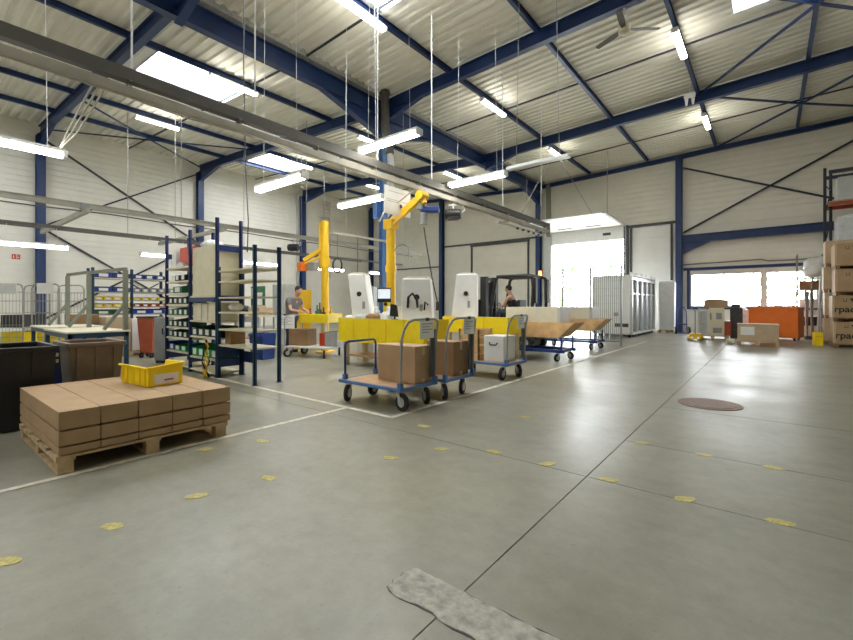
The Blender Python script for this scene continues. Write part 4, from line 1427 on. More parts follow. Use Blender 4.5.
yellow_bench('yellow-sided workbench behind the front cart, below the crane', -7.3, -4.95, 6.1, 6.85, 1.02, .52, 'yellow workbenches')
yellow_bench('yellow-sided workbench behind the third cart, before the forklift', -6.3, -4.55, 8.55, 9.3, 1.02, .64, 'yellow workbenches')


def housing(label, loc, rz, w, d, h, lean, group):
    t = T('machine_housing', label, 'machine', loc, rz, group)
    v = [(-w / 2, -d / 2, 0), (w / 2, -d / 2, 0), (w / 2, d / 2, 0), (-w / 2, d / 2, 0),
         (-w / 2 + lean - .0, -d / 2 + .05, h), (w / 2 + lean * .6 - .06, -d / 2 + .05, h), (w / 2 + lean * .6 - .06, d / 2, h), (-w / 2 + lean, d / 2, h)]
    MB().add(v, [(0, 3, 2, 1), (4, 5, 6, 7), (0, 1, 5, 4), (1, 2, 6, 5), (2, 3, 7, 6), (3, 0, 4, 7)]).build('housing_shell', WHITE, t, bevel=.03)
    yv = lambda z: -d / 2 + .05 * z / h
    MB().cyl((lean * .4 + .0, yv(h * .55) - .012, h * .55), (lean * .4 + .0, yv(h * .55) + .02, h * .55), .055, 16).build('round_port', BLACK, t)
    MB().bx(lean * .25 + .06, yv(h * .3) - .008, h * .22, lean * .25 + .12, yv(h * .3) + .02, h * .38).build('vent_slot', GREYP, t)
    MB().bx(-w / 2 + .06 + lean, -d / 2 + .08, h - .005, w / 2 - .1 + lean * .5, d / 2 - .05, h + .03).build('cap', CREAM, t, bevel=.01)
    return t


G = 'white machine housings on the benches'
housing('white slanted machine housing with black port, behind the yellow bench by the blue column', (-6.95, 6.5, 1.0), .45, .40, .40, .98, -.14, G)
t = housing('broad white machine housing with black hoses, on the bench end below the hoist', (-5.42, 6.5, 1.0), .55, .62, .45, .82, 0.02, G)
MB().tube([(-.16, -.25, .25), (-.14, -.3, .45), (-.06, -.31, .52), (.02, -.3, .42), (.03, -.25, .25)], .025, 8).tube([(.16, -.25, .2), (.18, -.29, .36), (.24, -.28, .3)], .018, 6).build('hose', BLACK, t)
housing('white slanted machine housing with black port, next to the forklift mast', (-5.92, 8.92, 1.0), .5, .62, .5, 1.06, .12, G)
# small white extruder column and screens between
# parts on the yellow bench
random.seed(9)
for k, (x, y, w, h, m_, l, nm) in enumerate(((-6.45, 6.3, .3, .12, CARDD, 'brown casting lying on the yellow bench below the monitor', 'casting'), (-6.8, 6.28, .26, .1, GREYL, 'grey tray on the yellow bench under the slanted housing', 'tray'),
                                          (-6.1, 6.35, .3, .16, PLAST, 'clear wrapped part on the yellow bench beside the casting', 'wrapped part'), (-7.12, 6.25, .2, .08, WHITE, 'white block at the end of the yellow bench', 'block'))):
    b = MB().bx(-w / 2, -.1, 0, w / 2, .1, h * .6).frus((0, 0), w, .2, w * .6, .12, h * .6, h)
    solo(b, nm.replace(' ', '_'), m_, l, nm, loc=(x, y, 1.001), rz=random.uniform(-.4, .4), bevel=.01)
random.seed(31)
for k, (x, y, m_, nm, l) in enumerate(((-6.62, 6.55, WHITE, 'white_moulding', 'white moulded part behind the brown casting on the yellow bench'), (-6.3, 6.6, WHITE, 'white_moulding', 'white moulded part under the monitor on the yellow bench'),
                                   (-5.95, 6.62, CREAM, 'cream_part', 'cream part stacked behind the wrapped part on the yellow bench'))):
    b = MB().frus((0, 0), .3, .2, .2, .14, 0, .12).cyl((-.05, 0, .12), (-.03, 0, .26), .06, 12, .04).bx(.02, -.05, .12, .12, .05, .18)
    solo(b, nm, m_, l, nm.replace('_', ' '), 'white parts on the yellow bench' if k < 2 else None, loc=(x, y, 1.001), rz=random.uniform(-.6, .6), bevel=.012)
t = T('tilted_display', 'small black tilted display on the yellow bench beside the broad white housing', 'display', (-5.88, 6.32, 1.001), .3)
MB().bx(-.06, -.04, 0, .06, .04, .02).bx(-.015, -.01, .02, .015, .02, .1).build('foot', BLACK, t)
MB().prism([(-.1, .08), (.08, .06), (.05, .3), (-.08, .32)], -.02, .02, 'y').build('display_case', BLACK, t)
for k, (x, y, z, l) in enumerate(((-9.5, 8.6, 2.1, 'dark tool balancer line hanging left of the black hose coil'), (-9.5, 9.6, 2.1, 'dark tool balancer line hanging between hose coil and blue column'))):
    t = T('hanging_tool_line', l.replace('left of', 'near'), 'tool', (x, y, z), 0, 'tool lines hanging over the benches')
    MB().tube([(0, 0, .12), (.02, 0, .6), (0, 0, 3.3 - z)], .01, 6).build('line', GREYD, t)
    MB().cyl((0, 0, -.14), (0, 0, .12), .035, 10).cyl((0, 0, -.22), (0, 0, -.14), .015, 8).build('driver', GREYD, t, smooth=True)
MBR = MB().bar((-9.5, 7.66, 3.32), (-9.5, 11.2, 3.32), .06, .07)
t = T('tool_rail', 'short pale rail carrying the tool lines and hose coil', 'rail', (0, 0, 0))
MBR.build('rail_profile', RAILP, t)
for q in (.15, .85):
    X, Y = -9.5, 7.66 + 3.5 * q
    MB().cyl((X, Y, 3.34), (X, Y, deck(X) - .02), .008, 6).build('suspension_rod', GALV, t)
t = T('robot_head', 'grey screw machine head standing behind the slanted housing', 'machine', (-7.6, 7.2, 0), .6)
MB().bx(-.2, -.2, 0, .2, .2, 1.2).build('pedestal', GREYL, t, bevel=.01)
MB().bx(-.25, -.22, 1.2, .2, .22, 1.75).cyl((-.1, -.25, 1.5), (-.1, -.2, 1.5), .12, 14).build('machine_head', GREYP, t, bevel=.02)

# ------------------------------------------------------------------ assembly trolley behind, with tray of tools
t = T('assembly_trolley', 'white wheeled assembly trolley with a yellow tool tray on a post', 'trolley', (-9.05, 6.75, 0), .35)
MB().bx(-.62, -.42, .23, .62, .42, .27).build('platform', WHITE, t, bevel=.01)
MB().bx(.2, -.06, .27, .32, .06, .86).build('post', CREAM, t)
MB().openbox(-.2, -.34, .86, .58, .34, 1.08, .02, taper=.02).build('tool_tray', YEL, t, bevel=.01)
for sx in (-1, 1):
    for sy in (-1, 1):
        o = caster(t, sx * .5, sy * .36, .10, .5 * sx)
MB().tube([(-.62, -.38, .27), (-.64, -.38, .95), (-.6, -.3, 1.04), (-.6, .3, 1.04), (-.64, .38, .95), (-.62, .38, .27)], .016, 8).build('handle', GREYP, t)
doc('printed notice sheets on the handle of the assembly trolley', -9.62, 6.25, 1.04, .5, .34, 5, -.9)
solo(MB().bx(-.28, -.2, 0, .28, .2, .42), 'carton', CARDD, 'brown carton on the platform of the assembly trolley', 'carton', loc=(-9.38, 6.62, .272), rz=.35, bevel=.006)
solo(MB().bx(-.08, -.08, 0, .08, .08, .32), 'red_box', RED, 'small red box on the assembly trolley platform', 'box', loc=(-8.78, 6.82, .272), rz=.35, bevel=.006)
solo(MB().openbox(-.17, -.2, 0, .17, .2, .36, .01), 'crate', GREYP, 'grey crate at the far end of the assembly trolley platform', 'crate', loc=(-8.54, 6.98, .272), rz=.35)
for k, (dx, dy, h, m_, nm, l) in enumerate(((-.06, -.12, .34, RED, 'power_tool', 'red power tool lying in the yellow tool tray'), (.1, -.05, .42, GREEN, 'spray_bottle', 'green bottle standing in the yellow tool tray'),
                                           (.26, .0, .36, BLACK, 'drill', 'black drill standing in the yellow tool tray'), (.42, .08, .40, YELP, 'oil_can', 'yellow can at the end of the tool tray'), (.05, .15, .48, GREYD, 'spindle', 'dark spindle at the back of the tool tray'))):
    c, s_ = math.cos(.35), math.sin(.35)
    b = MB().frus((0, 0), .11, .1, .08, .07, 0, h * .65).cyl((0, 0, h * .65), (0, 0, h), .022, 10)
    solo(b, nm, m_, l, nm.replace('_', ' '), loc=(-9.05 + dx * c - dy * s_, 6.75 + dx * s_ + dy * c, .882), bevel=.008)

# blue tub and rear bench
t = T('blue_tub', 'big blue plastic tub on the floor behind the open shelving', 'tub', (-9.55, 5.6, 0), .2)
MB().openbox(-.2, -.18, 0, .2, .18, .62, .015, taper=.03).build('tub_body', BLUEP, t, bevel=.01)
MB().bx(-.235, -.222, .56, .235, -.208, .6).build('rim_band', BLUEV, t)
t = T('rear_bench', 'long cream workbench behind the open shelving', 'workbench', (-11.25, 6.12, 0), 0)
MB().bx(-1.1, -.28, .99, 1.1, .28, 1.03).build('table_top', CREAM, t)
MB().bx(-1.1, -.26, .84, 1.1, -.23, .99).build('drawer_front', GREYL, t)
for s in (-1, 1):
    for u in (-1, 1):
        MB().bx(s * 1.02 - .03, u * .22 - .03, 0, s * 1.02 + .03, u * .22 + .03, .99).build('leg', GREYL, t)
MB().bx(-1.05, -.24, .4, 1.05, .24, .43).build('lower_shelf', PLYT, t)
solo(MB().bx(-.28, -.2, 0, .28, .2, .2).bx(-.2, -.15, .2, .1, .1, .26), 'carton', CARDL, 'open pale carton on the rear cream workbench', 'carton', loc=(-10.5, 6.1, 1.032), bevel=.006)
solo(MB().ball((0, 0, .13), .2, .15, .13), 'tool_bag', BLACK, 'black tool bag on the rear cream workbench', 'bag', loc=(-11.3, 6.1, 1.032), smooth=True)
t = T('grey_locker', 'grey steel locker behind the rear workbench', 'locker', (-12.1, 7.9, 0))
MB().bx(-.35, -.25, 0, .35, .25, 1.95).build('locker_body', GREYL, t, bevel=.006)
MB().bx(-.33, -.265, .06, -.01, -.25, 1.9).build('door', GREYL, t)
MB().bx(.01, -.265, .06, .33, -.25, 1.9).build('door', GREYL, t)
t = T('pinboard', 'green pinned notice board on a stand behind the open shelving', 'notice board', (-12.9, 7.4, 0))
MB().bx(-.4, -.02, 1.1, .4, .02, 1.9).build('board', GREEN, t)
MB().bx(-.35, -.025, 1.5, -.05, -.021, 1.85).bx(0, -.025, 1.3, .3, -.021, 1.7).build('pinned_sheet', PAPER, t)
for s in (-1, 1):
    MB().bx(s * .36 - .02, -.02, 0, s * .36 + .02, .02, 1.1).bx(s * .36 - .02, -.2, 0, s * .36 + .02, .2, .03).build('stand_leg', GREYP, t)
t = T('yellow_machine', 'narrow yellow machine standing behind the worker', 'machine', (-10.95, 7.75, 0))
MB().bx(-.14, -.2, 0, .14, .2, 1.75).build('machine_body', YELP, t, bevel=.01)
MB().bx(-.1, -.215, .95, .0, -.2, 1.65).build('dark_panel', BLACK, t)


# ------------------------------------------------------------------ people
def skin_eval(vs, es, rs, root=0, sub=2):
    me = bpy.data.meshes.new('tmp')
    me.from_pydata(vs, es, [])
    o = bpy.data.objects.new('tmp', me)
    COL.objects.link(o)
    md = o.modifiers.new('s', 'SKIN')
    md.use_smooth_shade = True
    sk = me.skin_vertices[0].data
    for i, r in enumerate(rs):
        sk[i].radius = (r, r) if not isinstance(r, tuple) else r
        sk[i].use_root = (i == root)
    o.modifiers.new('u', 'SUBSURF').levels = sub
    o.modifiers['u'].render_levels = sub
    dg = bpy.context.evaluated_depsgraph_get()
    ev = o.evaluated_get(dg)
    m2 = ev.to_mesh()
    V = [tuple(v.co) for v in m2.vertices]
    Fc = [tuple(p.vertices) for p in m2.polygons]
    ev.to_mesh_clear()
    bpy.data.objects.remove(o)
    bpy.data.meshes.remove(me)
    return V, Fc


def limb(mb, pts, rs, m=0, sub=2):
    V, Fc = skin_eval(pts, [(i, i + 1) for i in range(len(pts) - 1)], rs, 0, sub)
    mb.add(V, Fc, m)


def hand(mb, wrist, d, side, up=Vector((0, 0, 1))):
    d = Vector(d).normalized()
    a = d.cross(up).normalized() * side
    w = Vector(wrist)
    palm = w + d * .09
    limb(mb, [w, w + d * .05, palm], [(.026, .02), (.034, .018), (.036, .017)])
    for k, (o, l) in enumerate(((-.027, .07), (-.009, .078), (.009, .073), (.027, .058))):
        b = w + d * .07 + a * o
        limb(mb, [b, b + d * (l * .5) - up * .008, b + d * l - up * .03, b + d * (l * 1.15) - up * .05], [.0095, .009, .008, .007], sub=1)
    th = w + d * .03 - a * .025
    limb(mb, [th, th - a * .03 + d * .025 - up * .01, th - a * .032 + d * .06 - up * .025], [.011, .010, .008], sub=1)


def person(label, loc, rz, J, shirt, hairmat, sleeves=True):
    """J: joints in local space, facing +y"""
    t = T('person', label, 'person', loc, rz)
    names = ['pelvis', 'waist', 'chest', 'neck', 'headb', 'headm', 'hipL', 'kneeL', 'ankL', 'toeL', 'hipR', 'kneeR', 'ankR', 'toeR', 'shL', 'elL', 'wrL', 'shR', 'elR', 'wrR']
    R = dict(pelvis=(.15, .11), waist=(.13, .10), chest=(.155, .11), neck=.052, headb=.07, headm=.082, hip=.088, knee=.058, ank=.04, toe=.036, sh=.056, el=.042, wr=.028)
    rr = [R.get(n) or R[n[:-1]] for n in names]
    vs = [J[n] for n in names]
    ix = {n: i for i, n in enumerate(names)}
    es = [(ix[a], ix[b]) for a, b in (('pelvis', 'waist'), ('waist', 'chest'), ('chest', 'neck'), ('neck', 'headb'), ('headb', 'headm'), ('pelvis', 'hipL'), ('hipL', 'kneeL'), ('kneeL', 'ankL'), ('ankL', 'toeL'),
                                       ('pelvis', 'hipR'), ('hipR', 'kneeR'), ('kneeR', 'ankR'), ('ankR', 'toeR'), ('chest', 'shL'), ('shL', 'elL'), ('elL', 'wrL'), ('chest', 'shR'), ('shR', 'elR'), ('elR', 'wrR'))]
    b = MB()
    V, Fc = skin_eval(vs, es, rr)
    b.add(V, Fc)
    hm = Vector(J['headm'])
    fw = Vector(J.get('face', (0, 1, -.1))).normalized()
    rt = fw.cross(Vector((0, 0, 1))).normalized()
    b.ball(tuple(hm), .078, .095, .115, 16, 12)
    b.ball(tuple(hm + fw * .098 - Vector((0, 0, .015))), .016, .02, .024, 8, 6)
    for s in (-1, 1):
        b.ball(tuple(hm + rt * s * .08 - Vector((0, 0, .01))), .014, .022, .033, 8, 6)
    b.ball(tuple(hm + fw * .078 - Vector((0, 0, .06))), .026, .014, .008, 8, 6)
    for s, e, w in ((-1, 'elL', 'wrL'), (1, 'elR', 'wrR')):
        hand(b, J[w], Vector(J[w]) - Vector(J[e]), s)
    b.build('body', SKIN, t, smooth=True)
    em = MB()
    for s in (-1, 1):
        em.ball(tuple(hm + fw * .083 + rt * s * .032 + Vector((0, 0, .012))), .011, .011, .008, 8, 6)
    em.build('eyes', BLACK, t, smooth=True)
    # shirt
    sv = ['pelvis', 'waist', 'chest', 'shL', 'shR']
    pts = [Vector(J[n]) for n in sv]
    el = [(pts[3] + (Vector(J['elL']) - pts[3]) * .6), (pts[4] + (Vector(J['elR']) - pts[4]) * .6)]
    c = MB()
    if sleeves:
        V, Fc = skin_eval([tuple(p) for p in pts + el] + [tuple(Vector(J['neck']) * .55 + Vector(J['chest']) * .45)], [(0, 1), (1, 2), (2, 3), (2, 4), (3, 5), (4, 6), (2, 7)],
                          [(.178, .145), (.165, .14), (.20, .165), .088, .088, .064, .064, .09])
    else:
        V, Fc = skin_eval([tuple(p) for p in pts[:3]] + [tuple(pts[3] * .7 + pts[2] * .3), tuple(pts[4] * .7 + pts[2] * .3)] + [tuple(Vector(J['neck']) * .5 + Vector(J['chest']) * .5)], [(0, 1), (1, 2), (2, 3), (2, 4), (2, 5)],
                          [(.178, .145), (.165, .14), (.205, .17), .095, .095, .085])
    c.add(V, Fc)
    c.build('shirt', shirt, t, smooth=True)
    c = MB()
    V, Fc = skin_eval([J[n] for n in ('pelvis', 'hipL', 'kneeL', 'ankL', 'hipR', 'kneeR', 'ankR')], [(0, 1), (1, 2), (2, 3), (0, 4), (4, 5), (5, 6)], [(.16, .12), .105, .078, .065, .105, .078, .065])
    c.add(V, Fc)
    c.build('trousers', TROUS, t, smooth=True)
    for n in ('L', 'R'):
        a, q = Vector(J['ank' + n]), Vector(J['toe' + n])
        c = MB()
        limb(c, [tuple(a + Vector((0, -.03, -.045))), tuple((a + q) / 2 + Vector((0, 0, -.02))), tuple(q + Vector((0, .02, .005)))], [.05, .05, .042])
        c.build('shoe', BLACK, t, smooth=True)
    h = MB()
    h.ball(tuple(hm - fw * .018 + Vector((0, 0, .028))), .088, .1, .105, 16, 10)
    h.build('hair', hairmat, t, smooth=True)
    return t


J1 = dict(pelvis=(0, 0, .96), waist=(0, .03, 1.12), chest=(0, .12, 1.36), neck=(0, .2, 1.54), headb=(0, .25, 1.60), headm=(0, .30, 1.69), hipL=(-.1, 0, .9), kneeL=(-.11, .04, .5), ankL=(-.12, -.02, .09), toeL=(-.13, .13, .045),
          hipR=(.1, 0, .9), kneeR=(.11, .06, .5), ankR=(.12, .02, .09), toeR=(.13, .17, .045), shL=(-.2, .14, 1.44), elL=(-.25, .22, 1.18), wrL=(-.16, .44, 1.14), shR=(.2, .14, 1.44), elR=(.24, .24, 1.17), wrR=(.15, .46, 1.13), face=(0, 1, -.5))
person('standing worker in a grey shirt bending over the yellow tool tray', (-10.2, 6.8, 0), -1.35, J1, SHIRT, HAIR)

# ------------------------------------------------------------------ forklift with driver
t = T('forklift', 'dark grey forklift with black mast facing the white housing', 'forklift', (-6.1, 11.6, 0), PI / 2)
# local +y is the front (towards -X in the hall)
bdy = MB()
bdy.prism([(-.95, .3), (.5, .3), (.5, .62), (.15, .62), (.1, .9), (-.35, .9), (-.4, 1.05), (-.95, 1.05), (-1.05, .8), (-1.05, .4)], -.5, .5, 'x')
bdy.build('chassis', GREYP, t, bevel=.04)
MB().prism([(-1.12, .35), (-.7, .35), (-.7, 1.0), (-1.0, 1.05), (-1.15, .8)], -.52, .52, 'x').build('counterweight', GREYD, t, bevel=.04)
for s in (-1, 1):
    MB().bx(s * .3 - .08, .58, .1, s * .3 + .08, .78, 2.16).build('mast_rail', BLACK, t)
ms = MB().bx(-.3, .64, 2.05, .3, .72, 2.13).bx(-.3, .64, 1.2, .3, .7, 1.28).bx(-.3, .64, .3, .3, .7, .38)
for x in (-.14, -.05, .05, .14):
    ms.cyl((x, .68, .3), (x, .68, 2.0), .03, 8)
ms.build('mast_crossbar', BLACK, t)
cg = MB()
for z in (.3, .55, .8, 1.15, 1.4):
    cg.bx(-.42, .78, z, .42, .82, z + .07)
for x in (-.4, -.14, .14, .4):
    cg.bx(x - .02, .78, .3, x + .02, .82, 1.45)
cg.build('load_backrest', BLACK, t)
for s in (-1, 1):
    MB().bx(s * .24 - .05, .82, .2, s * .24 + .05, 1.6, .24).bx(s * .24 - .05, .8, .2, s * .24 + .05, .84, .7).build('fork', BLACK, t)
for s in (-1, 1):
    MB().tube([(s * .46, .45, .6), (s * .45, .32, 1.4), (s * .44, .2, 2.05), (s * .44, .1, 2.13), (s * .44, -.8, 2.13), (s * .44, -.95, 2.08), (s * .45, -.98, 1.8), (s * .47, -.95, 1.0)], .048, 8).build('guard_post', BLACK, t, smooth=True)
g = MB()
for k in range(7):
    g.bx(-.46, -.86 + k * .16, 2.09, .46, -.78 + k * .16, 2.17)
g.build('guard_roof', BLACK, t)
MB().bx(-.24, -.4, .9, .24, .08, 1.0).bx(-.24, -.46, .95, .24, -.36, 1.45).build('seat', BLACK, t, bevel=.03)
MB().tube([(.15 * math.cos(a * PI / 8), .3 + .06 * math.sin(a * PI / 8), 1.22 + .14 * math.sin(a * PI / 8)) for a in range(17)], .014, 6).cyl((0, .42, .8), (0, .3, 1.22), .02, 8).build('steering_wheel', BLACK, t)
for (x, y, r) in ((-.42, .35, .3), (.42, .35, .3), (-.42, -.75, .23), (.42, -.75, .23)):
    w = MB().cyl((x - .09, y, r), (x + .09, y, r), r, 24).build('wheel', RUB, t, smooth=True, bevel=.02)
    MB().cyl((x - .1, y, r), (x + .1, y, r), r * .5, 16).build('wheel_rim', GREYL, w)
MB().cyl((.3, -.85, 2.16), (.3, -.85, 2.3), .05, 12).build('beacon', BEACON, t, smooth=True)
for s in (-1, 1):
    MB().bx(s * .4 - .06, -1.06, 1.35, s * .4 + .06, -.96, 2.05).build('rear_post', BLACK, t)
J2 = dict(pelvis=(0, -.12, 1.1), waist=(0, -.13, 1.24), chest=(0, -.08, 1.46), neck=(0, -.03, 1.63), headb=(0, 0, 1.69), headm=(0, .03, 1.78), hipL=(-.1, -.08, 1.08), kneeL=(-.14, .3, 1.1), ankL=(-.14, .36, .70), toeL=(-.14, .5, .68),
          hipR=(.1, -.08, 1.08), kneeR=(.14, .3, 1.1), ankR=(.14, .36, .70), toeR=(.14, .5, .68), shL=(-.19, -.06, 1.53), elL=(-.24, .06, 1.27), wrL=(-.14, .24, 1.28), shR=(.19, -.06, 1.53), elR=(.24, .06, 1.27), wrR=(.14, .24, 1.28), face=(0, 1, -.1))
person('forklift driver in a black sleeveless top sitting under the overhead guard', (-6.1, 11.6, 0), PI / 2, J2, BTOP, HAIR, False)

# ------------------------------------------------------------------ wire fence and steel cabinets
t = T('mesh_fence', 'wire mesh fence panels standing before the open loading door', 'fence', (0, 14.4, 0))
for x in (-5.53, -4.6, -3.65):
    MB().bx(x - .02, -.03, 0, x + .03, .03, 2.56).bx(x - .06, -.06, 0, x + .06, .06, .01).build('fence_post', GREYP, t)
MB().bx(-5.53, -.015, 2.53, -3.65, .015, 2.56).bx(-5.53, -.015, .12, -3.65, .015, .15).build('fence_rail', GREYP, t)
m = MB()
n = 15
for k in range(1, n):
    x = -4.6 + k * .95 / n * 1.0
    m.bx(x - .008, -.005, .15, x + .008, .005, 2.53)
for z in [.15 + i * .24 for i in range(10)]:
    m.bx(-4.6, .002, z - .002, -3.65, .006, z + .002)
m.build('wire_mesh', GREYP, t)

proto = None
for k in range(5):
    y0 = 18.25 + k * .88
    lab = f'white steel machine cabinet with glazed front, {ORD[k]} in the row from the wire fence'
    if proto is None:
        t = T('machine_cabinet', lab, 'cabinet', (-4.75, y0, 0), 0, 'row of steel machine cabinets')
        MB().bx(-1.0, 0, .12, .45, .03, 2.5).bx(-1.0, .79, .12, .45, .82, 2.5).bx(-1.0, 0, 2.46, .55, .82, 2.5).bx(-1.0, 0, .12, -.97, .82, 2.5).bx(-1.0, 0, .12, .55, .82, .18).build('carcass', WHITE, t)
        MB().bx(.45, 0, .12, .55, .06, 2.6).bx(.45, .76, .12, .55, .82, 2.6).bx(.45, .06, 2.3, .55, .76, 2.42).bx(.45, .06, 1.72, .55, .76, 1.78).bx(.45, .06, .12, .55, .76, .22).build('front_frame', CHROME, t)
        MB().bx(.48, .06, .22, .49, .76, 1.72).bx(.48, .06, 1.78, .49, .76, 2.3).build('glass_front', mat('cabinet_glass', (.50, .55, .56), .08, var=.1, alpha=.5), t)
        MB().bx(.56, .38, .22, .6, .42, 2.2).build('handle_bar', GREYL, t)
        MB().bx(.0, .2, 1.78, .4, .6, 2.2).bx(-.3, .1, .3, .4, .7, .9).bx(.1, .3, .9, .3, .5, 1.5).build('inner_machine', GREYP, t)
        MB().bx(-.1, -.006, .42, .1, 0, .56).build('vent_grille', GREYD, t)
        MB().bx(.16, -.006, .42, .4, 0, .56).build('vent_grille', GREYD, t)
        MB().bx(-.15, -.006, .85, .02, 0, 1.0).build('vent_grille', GREYP, t)
        for sx in (-.9, .42):
            for sy in (.12, .7):
                MB().bx(sx - .05, sy - .05, 0, sx + .05, sy + .05, .12).build('foot', BLACK, t)
        proto = t
    else:
        dup(proto, (-4.75, y0, 0), 0, lab)
# wrapped tall item on a pallet
make_pallet('wooden_pallet', 'pallet under the tall plastic-wrapped panel by the blue post', .8, .5, (-3.72, 22.7, 0), 0)
b = MB()
b.frus((0, 0), .62, .36, .68, .36, 0, 2.2).frus((0, 0), .68, .36, .5, .3, 2.2, 2.3)
WRAPW = mat('white_wrap', (.90, .91, .92), .3, var=.06, scale=7, bump=.6, bscale=10, alpha=.95)
solo(b, 'wrapped_tall_goods', WRAPW, 'tall white plastic-wrapped panel standing between cabinets and blue post', 'panel', loc=(-3.72, 22.7, .14), bevel=.03)
solo(MB().bar((0, 0, .02), (.45, .3, .02), .06, .04), 'wood_batten', CREAM, 'loose pale batten on the floor before the wrapped panel', 'batten', loc=(-4.1, 22.0, 0), rz=-1.0)

# ------------------------------------------------------------------ goods below the windows
t = T('pallet_truck', 'yellow and grey pallet truck parked beside the blue post', 'pallet truck', (-2.12, 18.5, 0), .1)
MB().bx(-.2, -.1, .05, .2, .1, .26).bx(-.16, -.12, .0, -.06, .12, .1).build('pump_body', YELP, t, bevel=.02)
for s in (-1, 1):
    MB().bx(s * .2 - .07, .1, .06, s * .2 + .07, 1.1, .12).build('fork', YELP, t)
MB().tube([(0, -.08, .25), (0, -.2, .8), (0, -.28, 1.1)], .022, 8).tube([(0, -.28, 1.1), (-.1, -.3, 1.16), (-.1, -.3, 1.26), (.1, -.3, 1.26), (.1, -.3, 1.16), (0, -.28, 1.1)], .015, 8).build('handle', GREYP, t)
for s in (-1, 1):
    MB().cyl((s * .1 - .03, -.05, .08), (s * .1 + .03, -.05, .08), .08, 14).build('wheel', WHITE, t, smooth=True)
t = T('hand_truck', 'small blue hand truck with white wheels against the blue post', 'hand truck', (-3.05, 22.3, 0), .3)
for s in (-1, 1):
    MB().cyl((s * .26 - .04, 0, .16), (s * .26 + .04, 0, .16), .16, 18).build('tyre', RUB, t, smooth=True)
    MB().cyl((s * .26 - .045, 0, .16), (s * .26 + .045, 0, .16), .09, 14).build('wheel_hub', WHITE, t, smooth=True)
MB().tube([(-.18, 0, .1), (-.18, .2, 1.0), (-.1, .25, 1.2), (.1, .25, 1.2), (.18, .2, 1.0), (.18, 0, .1)], .02, 8).bx(-.2, -.25, .03, .2, .02, .06).bx(-.18, .05, .4, .18, .08, .46).build('truck_frame', BLUEP, t)
make_pallet('wooden_pallet', 'pallet carrying the white control cabinet below the windows', 1.0, .8, (-1.7, 19.85, 0), .12)
t = T('control_cabinet', 'white control cabinet with grey grilles on a pallet below the windows', 'cabinet', (-1.58, 19.8, .14), .12)
MB().bx(-.24, -.28, 0, .24, .28, 1.05).build('cabinet_body', CREAM, t, bevel=.01)
MB().bx(-.02, -.29, .62, .16, -.28, .86).bx(-.12, -.29, .1, .16, -.28, .3).build('grille', GREYP, t)
MB().bx(-.2, -.295, .6, -.17, -.28, .85).build('handle', GREYD, t)
solo(MB().bx(-.38, -.28, 0, .38, .28, .30).bx(-.3, -.22, .30, .2, .2, .34), 'carton', CARD, 'brown carton lying on top of the white control cabinet', 'carton', loc=(-1.6, 19.8, 1.192), rz=.12, bevel=.006)
t = T('aluminium_frame', 'grey aluminium frame standing beside the white control cabinet', 'frame', (-2.02, 19.75, .14), .12)
m = MB()
for sx in (-1, 1):
    for sy in (-1, 1):
        m.bx(sx * .13 - .02, sy * .22 - .02, 0, sx * .13 + .02, sy * .22 + .02, 1.02)
for z in (.02, .5, 1.0):
    for s in (-1, 1):
        m.bx(-.13, s * .22 - .02, z - .02, .13, s * .22 + .02, z + .02).bx(s * .13 - .02, -.22, z - .02, s * .13 + .02, .22, z + .02)
m.build('profile_frame', CHROME, t)
MB().bx(-.1, -.2, .04, .1, .2, .92).build('inner_panel', GREYL, t)
solo(MB().bx(-.14, -.26, 0, .14, .26, .55), 'carton', REDB, 'reddish-brown carton next to the white control cabinet on its pallet', 'carton', loc=(-1.28, 19.95, .142), rz=.12, bevel=.006)
solo(MB().bx(-.2, -.22, 0, .2, .22, 1.2).bx(-.16, -.18, 1.2, .12, .16, 1.34), 'wrapped_stack', GREYD, 'dark wrapped stack behind the white control cabinet', 'stack', loc=(-1.0, 20.8, 0), bevel=.03)
# clear wrapped goods behind
solo(MB().bx(-.3, -.25, 0, .3, .25, 1.1).ball((0, 0, 1.1), .26, .22, .14), 'wrapped_goods', PLAST, 'plastic-wrapped goods between the dark stack and orange container', 'goods', loc=(-.95, 22.2, 0), bevel=.04)
# orange container
t = T('orange_container', 'big orange steel container below the windows', 'container', (.20, 20.9, 0), -.2)
W2, D2 = .73, .5
m = MB().openbox(-W2, -D2, .1, W2, D2, 1.2, .02)
m.build('container_body', ORANGE, t, bevel=.008)
MB().bar((-W2 - .02, -D2, 1.2), (W2 + .02, -D2, 1.2), .06, .05).bar((-W2 - .02, D2, 1.2), (W2 + .02, D2, 1.2), .06, .05).bar((-W2, -D2, 1.2), (-W2, D2, 1.2), .06, .05).bar((W2, -D2, 1.2), (W2, D2, 1.2), .06, .05).build('rim', ORANGE, t, bevel=.006)
for x in (-.4, .1, .6):
    MB().bx(x - .03, -D2 - .01, 1.22, x + .03, -D2 + .03, 1.30).build('lifting_lug', ORANGE, t)
for sx in (-1, 1):
    for sy in (-1, 1):
        MB().cyl((sx * .6 - .03, sy * .36, .05), (sx * .6 + .03, sy * .36, .05), .05, 12).bx(sx * .6 - .05, sy * .36 - .05, .08, sx * .6 + .05, sy * .36 + .05, .11).build('wheel', RUB, t)
